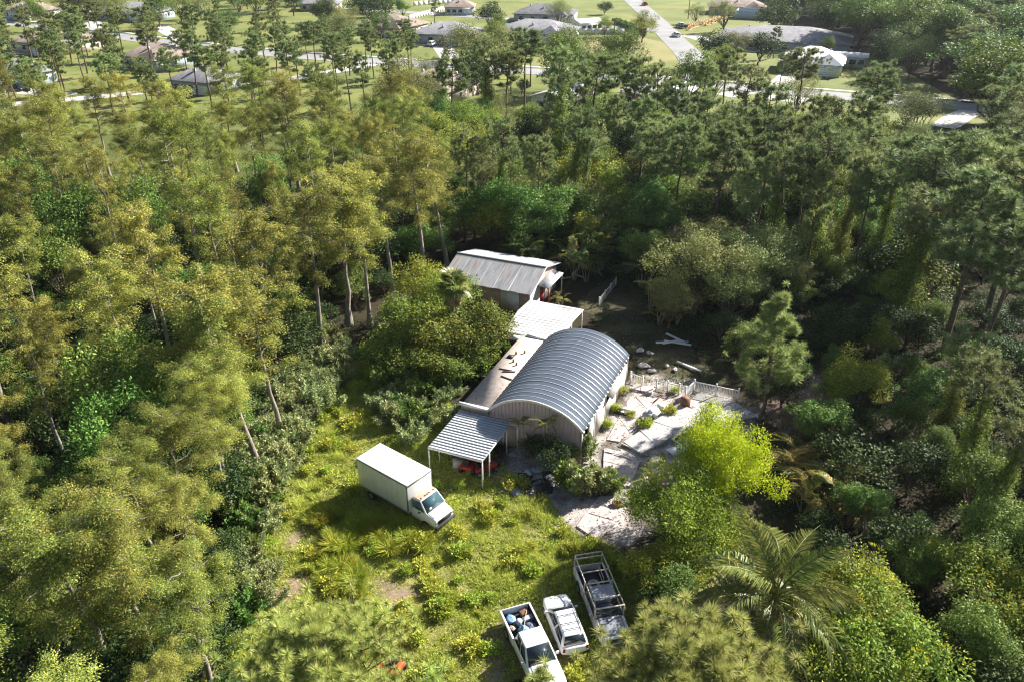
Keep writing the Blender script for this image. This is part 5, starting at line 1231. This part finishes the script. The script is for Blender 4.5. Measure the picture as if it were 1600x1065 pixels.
for px, py, h in ((1160, 160, 17), (1205, 150, 18)):
    p = g(px, py, h); e = thing('dead_tree', 'bare pale trunk leaning among the right pines' if px < 1180 else 'taller bare pale trunk among the right pines', 'tree', (float(p[0]), float(p[1]), 0)); q = Geo()
    q.tube([(0, 0, 0), (0.3, 0.1, h * 0.5), (0.9, 0.2, h * 0.9)], [0.22, 0.16, 0.05], 7); q2 = Geo()
    for j in range(7): limb(q2, (0.3 + 0.08 * j, 0.1, h * (0.5 + 0.05 * j)), (0.3 + R(-1.5, 1.8), R(-1.5, 1.5), h * (0.58 + 0.06 * j)), 0.05, 0.01, RNG)
    obj('trunk', q.mesh('trunk', 'bark_pale', True), e); obj('branches', q2.mesh('branches', 'bark_pale', True), e)

# right-hand woodland: shaded understory with a few lit crowns
RIGHT = [(19, 66), (22, 60), (23.5, 52), (22, 48), (19, 42), (20, 34), (17, 24), (24, 20), (40, 26), (62, 60), (80, 100), (60, 105), (42, 92), (30, 88), (24, 78)]
for k, (px, py, h, kd, lb) in enumerate(((1480, 840, 4.5, 'bright', 'leafy tree catching light in the dark lower right wood'), (1430, 850, 4.0, 'broad', 'leafy tree left of the lit one in the lower right wood'), (1570, 880, 5.0, 'flower', 'yellow-tipped tree at the lower right edge'), (1560, 960, 5.0, 'broad', 'green tree at the lower right corner'), (1540, 830, 5.0, 'broad', 'green tree above the yellow-tipped right edge tree'), (1590, 780, 6.0, 'broad', 'green tree at the right edge above the lower corner'), (1395, 425, 5.0, 'bright', 'small bright tree in the dark hollow right of the oaks'), (1420, 620, 5.0, 'broad', 'leafy tree at the foot of the vine columns'), (1545, 700, 6.0, 'broad', 'leafy tree in the dark right wood, middle'), (1470, 560, 6.0, 'sage', 'pale shrub between vine columns'), (1390, 540, 3.0, 'sage', 'pale shrub in the hollow left of the vine columns'))):
    top(kd, px, py, h if kd != 'sage' else 3.0, lb, wide=1.1)
fill(RIGHT, 3.3, ['dark', 'dark', 'broad'], (2.0, 5.0), lambda p, k: ('shaded understory tree in the dark lower right wood', 'lower right understory') if p[1] < 52 else ('shaded understory tree in the dark wood right of the oaks', 'understory right of the oaks'), None, 1.8, 6000, wide=(1.0, 1.4), cap=200)
fill([(20, 76), (34, 78), (50, 82), (66, 108), (40, 100), (22, 92)], 3.3, ['dark', 'broad', 'oak'], (4, 8), lambda p, k: ('leafy tree of the dark hollow behind the oaks', 'trees of the dark hollow'), None, 2.2, 4000, wide=(1.0, 1.3), cap=90)
fill([(36, 30), (60, 55), (95, 110), (110, 130), (85, 140), (62, 108), (50, 80), (40, 55), (33, 40)], 6.0, ['pine', 'broad', 'oak', 'vine_pine'], (11, 17), lambda p, k: ('tall tree of the wood at the far right, below the sand track', 'tall trees at the far right'), None, 4.0, 4000, wide=(1.0, 1.3), cap=90)
def_mr = in_frame.__defaults__; in_frame.__defaults__ = (90, 900)
fill([(30, 26), (38, 24), (58, 48), (74, 78), (92, 112), (80, 112), (66, 86), (50, 60), (42, 46), (36, 36)], 5.0, ['broad', 'oak', 'broad', 'vine_pine', 'pine'], (12, 17), lambda p, k: ('unseen tall tree of the wood, added past the right edge for shade', 'unseen tall trees past the right edge'), None, 3.5, 5000, wide=(0.95, 1.2), cap=80)  # wood carried on past the frame, unseen, added for the shade it casts
in_frame.__defaults__ = def_mr
# far wood top right, far pines top left, street trees
fill([(84, 142), (116, 138), (140, 175), (295, 425), (135, 430), (110, 300), (102, 255), (110, 225), (104, 190)], 8.0, ['broad', 'broad', 'oak', 'pine', 'broad'], (12, 18), lambda p, k: ('distant tree of the dense wood at the top right, near the sand track' if p[1] < 240 else 'distant tree of the dense wood at the top right, near the horizon side', 'dense wood top right, near' if p[1] < 240 else 'dense wood top right, far'), None, 5.0, 14000, wide=(1.3, 1.8), cap=298, rename='woodland_tree', near_first=True)

# ------------------------------------------------------------------ far houses
def house(label, px, py, w, d, rz, wall, roof, kind='hip', hw=3.0, rise=3.0, garage=True, name='house', z=0.0, off=0.0):
    if kind == 'hip': w, d = w * 1.15, d * 1.35
    p = g(px, py); p = p + np.array([-math.sin(rz), math.cos(rz)]) * d / 2
    HOUSE_BOX.append((p[0], p[1], max(w, d) / 2))
    t = thing(name, label, 'house', (float(p[0]), float(p[1]), 0), rz)
    obj('wall', Geo().box((0, 0, hw / 2), (w, d, hw)).mesh('wall', wall), t)
    W2, D2 = w / 2 + 0.6, d / 2 + 0.6
    q = Geo()
    if kind == 'hip':
        k = max(0.3, W2 - D2) if W2 > D2 else 0.3
        V = [[-W2, -D2, hw], [W2, -D2, hw], [W2, D2, hw], [-W2, D2, hw], [-k, 0, hw + rise], [k, 0, hw + rise]]
        q.add(V, [[0, 1, 5, 4], [2, 3, 4, 5]]); q.add(V, [[1, 2, 5], [3, 0, 4]]); q.add(np.array(V[:4]) - [0, 0, 0.18], [[3, 2, 1, 0]])
        q.add(V[:4] + [[a, b_, hw - 0.18] for a, b_, _ in V[:4]], [[0, 4, 5, 1], [1, 5, 6, 2], [2, 6, 7, 3], [3, 7, 4, 0]])
    else:
        q.prism([(-D2, hw - 0.1), (0, hw + rise - 0.1), (D2, hw - 0.1), (D2, hw + 0.06), (0, hw + rise + 0.08), (-D2, hw + 0.06)], 0, -W2, W2)
        obj('gable_wall', Geo().prism([(-d / 2, hw - 0.05), (d / 2, hw - 0.05), (0, hw + rise - 0.15)], 0, -w / 2 + 0.02, w / 2 - 0.02).mesh('gable_wall', wall), t)
    rf = obj('roof', q.mesh('roof', roof), t)
    if kind == 'hip':
        for k in range(3): obj('roof_vent', Geo().box((w * (-0.3 + 0.28 * k), D2 * (0.35 - 0.8 * (k % 2)), hw + rise * 0.62), (0.5, 0.5, 0.7)).mesh('roof_vent', 'stucco_grey'), rf)
        if w > 12:
            gx, gw, gd_ = w * 0.26, 6.6, 3.2
            obj('wing_wall', Geo().box((gx, -d / 2 - gd_ / 2, hw / 2 - 0.02), (gw, gd_, hw - 0.04)).mesh('wing_wall', wall), t)
            q2 = Geo().add([[gx - gw / 2 - 0.5, -d / 2 - gd_ - 0.5, hw - 0.02], [gx + gw / 2 + 0.5, -d / 2 - gd_ - 0.5, hw - 0.02], [gx + gw / 2 + 0.5, 0, hw - 0.02], [gx - gw / 2 - 0.5, 0, hw - 0.02], [gx, -d / 2 - gd_ + 3.0, hw + rise * 0.72], [gx, 0, hw + rise * 0.72]], [[1, 2, 5, 4], [3, 0, 4, 5]]); q2.add(q2.v[0], [[0, 1, 4], [2, 3, 5]])
            obj('wing_roof', q2.mesh('wing_roof', roof), t)
            obj('porch_slab', Geo().box((-w * 0.2, -d / 2 - 1.2, 0.06), (w * 0.4, 2.4, 0.12)).mesh('porch_slab', 'drive'), t)
    gy = -d / 2 - (3.2 if kind == 'hip' and w > 12 else 0)
    if garage:
        gd = obj('garage_door', Geo().box((w * 0.26, gy - 0.03, 1.1), (4.6, 0.06, 2.2)).mesh('garage_door', 'stucco_white'), t)
        for k in range(4): obj('door_panel', Geo().box((w * 0.26, gy - 0.07, 0.3 + k * 0.53), (4.4, 0.03, 0.45)).mesh('door_panel', 'white_paint'), gd)
    for fx in (-0.38, -0.18, 0.03) if garage else (-0.36, -0.1, 0.15, 0.38):
        wd = obj('window', Geo().box((w * fx, -d / 2 - 0.03, 1.55), (1.7, 0.06, 1.3)).mesh('window', 'white_paint'), t)
        obj('pane', Geo().box((w * fx, -d / 2 - 0.07, 1.55), (1.5, 0.03, 1.1)).mesh('pane', 'glass_dark'), wd)
    for fy in (-0.2, 0.2):
        for s in (-1, 1):
            wd = obj('window', Geo().box((s * (w / 2 + 0.03), d * fy, 1.55), (0.06, 1.4, 1.2)).mesh('window', 'white_paint'), t)
            obj('pane', Geo().box((s * (w / 2 + 0.07), d * fy, 1.55), (0.03, 1.2, 1.0)).mesh('pane', 'glass_dark'), wd)
    obj('door', Geo().box((w * 0.12, -d / 2 - 0.03, 1.05), (1.0, 0.06, 2.1)).mesh('door', 'wall_tan'), t)
    return t
SR = math.radians(-22)
for a in (('grey hip-roofed house with red and white cars at its garage', 690, 70, 17, 11, SR * 0.5, 'stucco_grey', 'shingle_grey'),
          ('dark hip-roofed house at the top centre behind the cross street', 848, 36, 19, 12, SR * 0.5, 'stucco_grey', 'shingle_dark'),
          ('wide grey-roofed house behind pines at top centre', 830, 66, 21, 12, SR * 0.7, 'stucco_grey', 'shingle_grey'),
          ('brown-walled house left of the grey garage house', 598, 56, 16, 11, SR, 'wall_tan', 'shingle_brown'),
          ('pale cream house behind the grey garage house', 718, 24, 10, 9, 0.0, 'stucco_white', 'shingle_brown'),
          ('blue-grey house with porch at the top left street', 196, 33, 21, 11, SR * 0.4, 'stucco_blue', 'shingle_grey'),
          ('large brown-roofed house at the left edge behind pines', 55, 84, 19, 12, SR, 'stucco_beige', 'shingle_brown'),
          ('brown-roofed house with blue wall among the left pines', 226, 108, 13, 9, SR, 'stucco_blue', 'shingle_brown'),
          ('small grey-roofed house beside the lane', 298, 148, 9, 8, SR, 'stucco_grey', 'shingle_grey'),
          ('blue-walled house at the far left edge with dark car', 5, 138, 9, 8, SR, 'stucco_blue', 'shingle_grey'),
          ('tan-roofed house half hidden by pines left of centre', 660, 160, 13, 10, SR, 'stucco_beige', 'shingle_brown'),
          ('beige house at the top edge beside the side street', 1152, 24, 19, 11, SR * 0.5, 'stucco_beige', 'shingle_brown'),
          ('long grey unfinished house right of the side street', 1218, 82, 33, 18, SR * 1.0, 'stucco_grey', 'shingle_grey'),
          ('white house with grey roof behind right pines', 1265, 116, 13, 9, SR, 'stucco_white', 'roof_white'),
          ('dark-windowed pale house right of the white-roofed barn', 1018, 170, 12, 9, SR, 'brick_red', 'roof_white')):
    house(*a)
house('white-roofed barn among pines at centre', 905, 168, 15, 7.5, math.radians(60), 'stucco_white', 'roof_white', 'gable', 2.8, 1.4, False, 'barn')
house('small white metal shed beside the hedge at top', 924, 50, 9, 6, math.radians(30), 'stucco_white', 'roof_white', 'gable', 3.0, 1.0, False, 'shed')
house('white open garage in front of the unfinished house', 1322, 106, 9, 6, SR, 'stucco_white', 'roof_white', 'gable', 2.8, 0.7, False, 'shed')
house('pale teal shed hidden in the dark right wood', 1372, 352, 9, 5, math.radians(-55), 'stucco_blue', 'roof_white', 'gable', 2.4, 0.8, False, 'shed')
house('white-walled house at the top edge left of centre', 585, 12, 12, 8, 0.1, 'stucco_white', 'roof_white', 'gable', 2.8, 1.6, False)
house('grey-roofed house at the top left of centre', 500, 18, 14, 9, 0.1, 'stucco_beige', 'shingle_grey')
house('white-walled house behind trees at top, left of the blue-grey one', 30, 30, 14, 9, SR, 'stucco_white', 'shingle_brown')
# construction frame beside the unfinished house
p = g(1195, 30); t = thing('wall_frame', 'pale blue-grey unfinished block walls beside the unfinished house', 'wall', (float(p[0]), float(p[1]), 0), SR)
for c, d_ in (((0, -4, 1.5), (22, 0.3, 3.0)), ((-11, 1, 1.5), (0.3, 10, 3.0)), ((11, 1, 1.5), (0.3, 10, 3.0)), ((0, 6, 1.5), (22, 0.3, 3.0)), ((2, 1, 1.5), (0.3, 9.6, 3.0))):
    obj('wall', Geo().box(c, d_).mesh('wall', 'stucco_blue'), t)
for k in range(26):
    p = g(1075 + k * 2.2 + R(-2, 2), 45 - k * 0.55 + R(-3, 3)); t = thing('lumber_truss', 'orange lumber truss standing in the row at the building site', 'lumber', (float(p[0]), float(p[1]), 0), R(0.7, 1.0), 'lumber trusses at the building site')
    obj('chord', Geo().box((0, 0, 0.15), (4.5, 0.1, 0.2)).mesh('chord', 'lumber'), t)
    obj('rafter', Geo().box((-1.0, 0, 1.0), (2.8, 0.1, 0.2), 0, 0, -0.62).mesh('rafter', 'lumber'), t); obj('rafter', Geo().box((1.0, 0, 1.0), (2.8, 0.1, 0.2), 0, 0, 0.62).mesh('rafter', 'lumber'), t)
# yard walls and hedge up the street
def wall_run(name, label, A, B, h, mat):
    A, B = g(*A), g(*B); L_ = float(np.linalg.norm(B - A)); t = thing(name, label, 'fence', (float(A[0]), float(A[1]), 0), math.atan2(*(B - A)[::-1]))
    k = max(2, int(L_ / 2.4))
    for i in range(k): obj('panel', Geo().box(((i + 0.5) * L_ / k, 0, h / 2), (L_ / k - 0.06, 0.06, h)).mesh('panel', mat), t)
    for i in range(k + 1): obj('post', Geo().box((i * L_ / k, 0, h / 2 + 0.05), (0.14, 0.14, h + 0.1)).mesh('post', mat), t)
wall_run('panel_fence', 'white panel fence behind the grey garage house', (640, 32), (705, 14), 1.8, 'white_fence')
wall_run('panel_fence', 'white panel fence below the small white shed', (895, 54), (975, 54), 1.8, 'white_fence')
wall_run('panel_fence', 'white panel fence at the top beside the pale cream house', (645, 10), (720, 4), 1.8, 'white_fence')
wall_run('panel_fence', 'pale fence in the shaded wood right of the vine columns', (1340, 335), (1400, 372), 1.6, 'white_fence')
for k in range(14): at_ground('bush', 962 + k * 3.2, 36 + k * 1.5, 2.4, 'clipped bush of the hedge beside the white shed', 'hedge beside the white shed', 1.2)
for px, py, lb in ((958, 80, 'utility pole in the dry lot'), (1130, 45, 'utility pole left of the lumber trusses'), (1075, 30, 'utility pole beside the side street')):
    p = g(px, py); t = thing('utility_pole', lb, 'pole', (float(p[0]), float(p[1]), 0)); obj('shaft', Geo().tube([(0, 0, 0), (0, 0, 9.0)], [0.17, 0.12], 8).mesh('shaft', 'bark_brown'), t); obj('cross_arm', Geo().box((0, 0, 8.5), (2.2, 0.12, 0.14)).mesh('cross_arm', 'bark_brown'), t)
# far cars
for a in (('car', 'white car left of the red one at the grey house garage', (676, 72), 1.2, 'white_car', 'suv'), ('car', 'red car at the grey house garage', (693, 72), 1.2, 'car_red', 'sedan'), ('car', 'red car far up the side street', (1007, 9), 1.7, 'car_red', 'suv'),
          ('car', 'white car driving on the side street', (1056, 58), 1.75, 'white_car', 'suv'), ('car', 'dark grey-green car on the main street at centre', (978, 126), -0.4, 'car_grey', 'sedan'), ('car', 'white car in front of the porch house', (110, 33), -0.2, 'white_car', 'suv'),
          ('car', 'dark car in the porch house driveway', (180, 39), -0.2, 'car_dark', 'suv'), ('car', 'small white car on the upper left street', (246, 47), -0.5, 'white_car', 'sedan'), ('car', 'dark blue car beside the left edge house', (28, 142), -0.4, 'car_dark', 'sedan'), ('car', 'dark car by the white house behind right pines', (1242, 118), -0.4, 'car_dark', 'suv')):
    car(a[0], a[1], g(*a[2]), a[3], a[4], a[5])
p = g(1064, 44); pickup('work_pickup', 'black and white work pickup on the side street verge', p, 1.9, 'car_dark', hood='white_car', roof='white_car')
p = g(145, 30); t = thing('camper_trailer', 'white camper trailer beside the porch house', 'trailer', (float(p[0]), float(p[1]), 0), -0.3)
obj('body', Geo().box((0, 0, 1.65), (7.0, 2.4, 2.3)).mesh('body', 'white_car'), t, bevel=0.2)
for x in (-2, 0.2, 2.2): obj('window', Geo().box((x, -1.22, 1.9), (1.0, 0.04, 0.6)).mesh('window', 'glass_dark'), t)
for x in (-0.4, 0.5):
    for y in (-1.05, 1.05): wheel(t, x, y, 0.34, 0.22)
obj('tow_bar', Geo().box((4.1, 0, 0.5), (1.4, 0.12, 0.1)).mesh('tow_bar', 'black_plastic'), t)
# pines on the far lawns, garden trees
fill([(-150, 140), (-60, 150), (-28, 155), (-20, 208), (-45, 226), (-70, 240), (-190, 290), (-190, 200)], 7.2, ['pine'], (11, 14), lambda p, k: ('pine with rounded crown in the grove on the upper left lawns, near side', 'upper left pine grove, near') if p[1] < 192 else ('pine with rounded crown in the grove on the upper left lawns, street side', 'upper left pine grove, street side'), None, 4.0, 5000, wide=(0.95, 1.25), cap=88)
fill([(-210, 260), (-90, 275), (-55, 250), (-30, 262), (-40, 300), (-60, 420), (-330, 440)], 14.0, ['pine', 'broad', 'dark', 'oak'], (8, 13), lambda p, k: ('garden tree between the houses at the top left', 'garden trees top left'), None, 6.0, 3000, wide=(1.0, 1.4), cap=80)
for px, py, h, kd, lb in ((765, 4, 9, 'dark', 'large dark tree beside the cream house at top'), (775, 20, 8, 'broad', 'broad tree in front of the large dark one at top'), (1150, 40, 10, 'oak', 'big round dark oak below the building site'), (1130, 50, 9, 'dark', 'dark tree left of the big round oak'), (1135, 70, 8, 'bright', 'yellowish tree below the big round oak'), (628, 0, 7, 'broad', 'round green tree at the top edge left of centre'), (945, 2, 5, 'dark', 'dark round bush on the top lawn'), (990, 215, 7, 'oak', 'small dull oak behind the barn'), (640, 90, 12, 'oak', 'sprawling grey-brown tree on the left lawns')):
    top(kd, px, py, h, lb, wide=1.3)
fill([(-28, 150), (70, 135), (82, 170), (40, 192), (10, 206), (-22, 212)], 8.5, ['pine', 'pine', 'pine', 'oak', 'broad'], (10, 16), lambda p, k: ('tree between the woodland and the main street', 'trees along the woodland side of the street'), None, 4.5, 2500, wide=(1.0, 1.3), cap=18)
fill([(-60, 240), (-5, 228), (40, 212), (44, 290), (20, 312), (-70, 330)], 13.0, ['pine', 'broad', 'oak', 'bright'], (5, 11), lambda p, k: ('garden tree among the top centre houses', 'garden trees top centre'), None, 6.0, 1500, wide=(1.1, 1.4), cap=8)
fill([(60, 215), (98, 200), (104, 255), (112, 300), (64, 330), (62, 240)], 12.0, ['pine', 'broad', 'oak', 'dark'], (6, 13), lambda p, k: ('garden tree around the unfinished house', 'garden trees around the unfinished house'), None, 6.0, 1500, wide=(1.1, 1.4), cap=10)
fill([(0, 165), (45, 160), (48, 190), (15, 205), (-20, 208), (-22, 170)], 9.0, ['broad', 'dark', 'oak', 'pine'], (4, 9), lambda p, k: ('garden tree around the barn at centre', 'garden trees around the barn'), None, 6.0, 1500, cap=30)

# ------------------------------------------------------------------ grass and weeds in the clearing (uncountable), tussocks and weed clumps (things)
def scatter(poly, n, seed, avoid=()):
    rng = np.random.default_rng(seed); P = np.array(poly); lo, hi = P.min(0), P.max(0); c = rng.uniform(lo, hi, (n, 2)); c = c[inpoly(c, poly)]
    for a in avoid: c = c[~(inpoly(c + rng.normal(size=c.shape) * 0.28, a) & (rng.random(len(c)) < 0.88))]
    return c
VEH = [(BXY, BRZ, (-2.2, 4.6, 0.8)), (PXY, PRZ, (-3.1, 2.9, 1.0)), ((3.15, 32.95), math.radians(104), (-2.3, 2.3, 1.0)), (OXY, ORZ, (-3.1, 2.9, 1.0))]
def off_vehicle(c):
    k = np.ones(len(c), bool)
    for xy, rz, (a, b_, w_) in VEH:
        d = c - np.asarray(xy); x = d[:, 0] * math.cos(rz) + d[:, 1] * math.sin(rz); y = -d[:, 0] * math.sin(rz) + d[:, 1] * math.cos(rz)
        k &= ~((x > a) & (x < b_) & (np.abs(y) < w_))
    d = c - np.array([OX, OY]); u_ = d @ UX; v_ = d @ UY
    k &= ~((u_ > -2.6) & (u_ < 7.7) & (v_ > -0.1) & (v_ < 12.9))
    return c[k]
def grass(name, poly, n, seed, mat, hgt, wd, blades, sc, thr, avoid=(), lab=''):
    rng = np.random.default_rng(seed + 500); c = off_vehicle(scatter(poly, n, seed, avoid))
    dens = vnoise(c, sc, seed + 3); c = c[dens > thr + 0.07 * rng.normal(size=len(c))]; hs = np.clip((vnoise(c, sc, seed + 3) - thr) * 3.2, 0.3, 1.5) * np.clip((vnoise(c, 1.1, seed + 9, 2) - 0.2) * 2.2, 0.35, 1.7)
    z = ground_z(c); q = Geo(); m = len(c)
    base = np.repeat(np.column_stack([c, z]), blades, 0); k = len(base)
    base[:, :2] += rng.normal(size=(k, 2)) * 0.07
    d = rng.normal(size=(k, 3)) * np.array([0.6, 0.6, 0.2]) + np.array([0, 0, 0.75]); ln = hgt * np.repeat(hs, blades) * rng.uniform(0.5, 1.3, k)
    return q, base, d, ln, rng
q, base, d, ln, rng = grass('grass', CLEAR, 70000, 301, 'leaf_grass', 0.38, 0.05, 6, 0.55, 0.24, DIRT[:3] + DIRT[5:])
needles(q, base, d, ln, 0.036, rng)
tag(obj('grass', q.mesh('grass', 'leaf_grass')), 'yellow-green rough grass covering the clearing', 'grass', kind='stuff')
q, base, d, ln, rng = grass('weeds', CLEAR, 20000, 311, 'leaf_weed', 0.40, 0.1, 6, 0.6, 0.50, DIRT[:3] + DIRT[5:])
base[:, 2] += rng.random(len(base)) * ln * 0.7
rhombs(q, base, d * np.array([1, 1, 0.5]), 0.15, 0.075, rng)
tag(obj('weeds', q.mesh('weeds', 'leaf_weed')), 'leafy low weeds mixed into the clearing grass', 'weeds', kind='stuff')
q, base, d, ln, rng = grass('sparse_grass', SAND, 16000, 321, 'leaf_grass', 0.2, 0.04, 5, 0.75, 0.56)
needles(q, base, d, ln, 0.04, rng)
tag(obj('sparse_grass', q.mesh('sparse_grass', 'leaf_grass')), 'sparse weeds growing through the sandy yard', 'grass', kind='stuff')
q, base, d, ln, rng = grass('yard_grass', YARD, 9000, 331, 'leaf_grass', 0.25, 0.04, 5, 0.5, 0.40)
needles(q, base, d, ln, 0.045, rng)
tag(obj('yard_grass', q.mesh('yard_grass', 'leaf_dark')), 'thin shaded grass in the yard behind the workshop', 'grass', kind='stuff')  # the yard's shade is put into the dark blade colour
q = Geo(); rng = np.random.default_rng(77); c = np.vstack([scatter(gp([(0, 1065), (0, 500), (350, 480), (560, 500), (520, 640), (440, 800), (380, 1000), (350, 1065)]), 7500, 41), scatter(gp([(1160, 700), (1300, 560), (1250, 480), (1600, 420), (1600, 1065), (1010, 1065), (1000, 930)]), 8000, 43), scatter(gp([(980, 420), (1100, 400), (1300, 400), (1320, 560), (1200, 620), (1100, 560), (1010, 500)]), 3500, 47)])
bse = np.repeat(np.column_stack([c, ground_z(c)]), 7, 0); bse[:, :2] += rng.normal(size=(len(bse), 2)) * 0.2; bse[:, 2] += rng.random(len(bse)) * 0.45
rhombs(q, bse, rng.normal(size=(len(bse), 3)) + [0, 0, 0.5], 0.22, 0.11, rng)
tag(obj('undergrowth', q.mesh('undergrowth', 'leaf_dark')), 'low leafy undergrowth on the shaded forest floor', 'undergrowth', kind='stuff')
for k in range(62):
    s_ = R(0, 1); px, py = 478 + R(0, 190), 785 + R(0, 80)
    if k > 40: px, py = ((540, 905), (525, 915), (555, 895), (540, 890), (515, 900), (560, 920))[k % 6]; px += R(-14, 14); py += R(-10, 12)
    if py < 815 and px > 560: py = 815 + R(0, 45)
    p = g(px, py)
    plant('tussock', p, R(0.7, 1.15), 'tall yellow-green grass tussock in front of the box truck' if k <= 40 else 'yellow-green tussock in the clump left of the brown soil patch', 'tall grass before the box truck' if k <= 40 else 'tussock clump by the soil patch', wide=R(0.8, 1.1))
cc = off_vehicle(scatter(CLEAR, 700, 61, DIRT[:3] + DIRT[5:]))[:200]
for p in cc: plant('weed_bush', p, R(0.25, 0.75), 'bushy yellow-green weed clump in the clearing grass' if p[1] < 44 else 'bushy weed clump on the grass path beside the truck', 'weed clumps in the clearing' if p[1] < 44 else 'weed clumps on the grass path', wide=R(0.9, 1.5))

# ------------------------------------------------------------------ light haze over the distance
HAZE = 0.00007
if HAZE:
    m, nt, N, L, b = nodes('haze_air')
    N.remove(b); v = N.new('ShaderNodeVolumePrincipled'); v.inputs['Density'].default_value = HAZE; v.inputs['Color'].default_value = (0.86, 0.92, 1.0, 1); v.inputs['Anisotropy'].default_value = 0.35
    L.new(v.outputs[0], N['Material Output'].inputs['Volume'])
    hz = obj('haze', Geo().box((0, 950, 19.75), (4440, 2540, 42.5)).mesh('haze', 'haze_air')); tag(hz, 'thin pale haze in the air over the whole place', 'haze', kind='stuff')

# ------------------------------------------------------------------ labels of look-alikes: say which one by its place among its neighbours
SHORT = dict(cypress_tree='feathery olive-yellow cypress', pine_tree='slender pine with rounded crown', vine_covered_pine_tree='vine-draped pine', oak_tree='dull olive oak', broadleaf_tree='green broadleaf tree',
             understory_tree='dark understory tree', leafy_tree='light green leafy tree', woodland_tree='distant woodland tree', vine_covered_tree='vine-smothered tree', flowering_tree='yellow-tipped tree', sage_shrub='pale sage-green shrub', shrub='green leafy shrub', weed_clump='bushy weed clump',
             grass_tussock='tall yellow-green grass tussock', areca_palm='feathery low palm', lumber_truss='orange lumber truss')
COLS = ['far left edge', 'left', 'inner left', 'centre left', 'centre right', 'inner right', 'right', 'far right edge']
ROWS = ['top edge', 'upper part', 'upper middle', 'lower middle', 'lower part', 'bottom edge']
ORD = ['first', 'second', 'third', 'fourth', 'fifth', 'sixth', 'seventh', 'eighth', 'ninth', 'tenth']
cells = {}; seen = {}
for o in SC.objects:
    if o.parent is None and 'label' in o and 'group' in o: seen.setdefault(o['label'], []).append(o)
for lb, os_ in seen.items():
    if len(os_) < 2: continue
    for o in os_:
        base = o.name.split('.')[0]
        h_ = PROTO_H.get(base, 3.0) * o.scale[2] if 'PROTO_H' in globals() else 3.0
        px, py = proj(o.location[0], o.location[1], h_ * 0.85)
        c = (int(min(7, max(0, px // 200))), int(min(5, max(0, py // 178))))
        cells.setdefault((base, c), []).append((px, o))
for (base, c), lst in cells.items():
    lst.sort(key=lambda q: q[0]); n = len(lst)
    for i, (px, o) in enumerate(lst):
        k = ORD[i] if i < 10 else '%dth' % (i + 1)
        k = 'the only one' if n == 1 else 'leftmost' if i == 0 else 'rightmost' if i == n - 1 else k + ' from left'
        o['label'] = '%s, %s, %s at the %s' % (SHORT.get(base, base.replace('_', ' ')), k, ROWS[c[1]].replace(' part', '') + ' picture', COLS[c[0]])
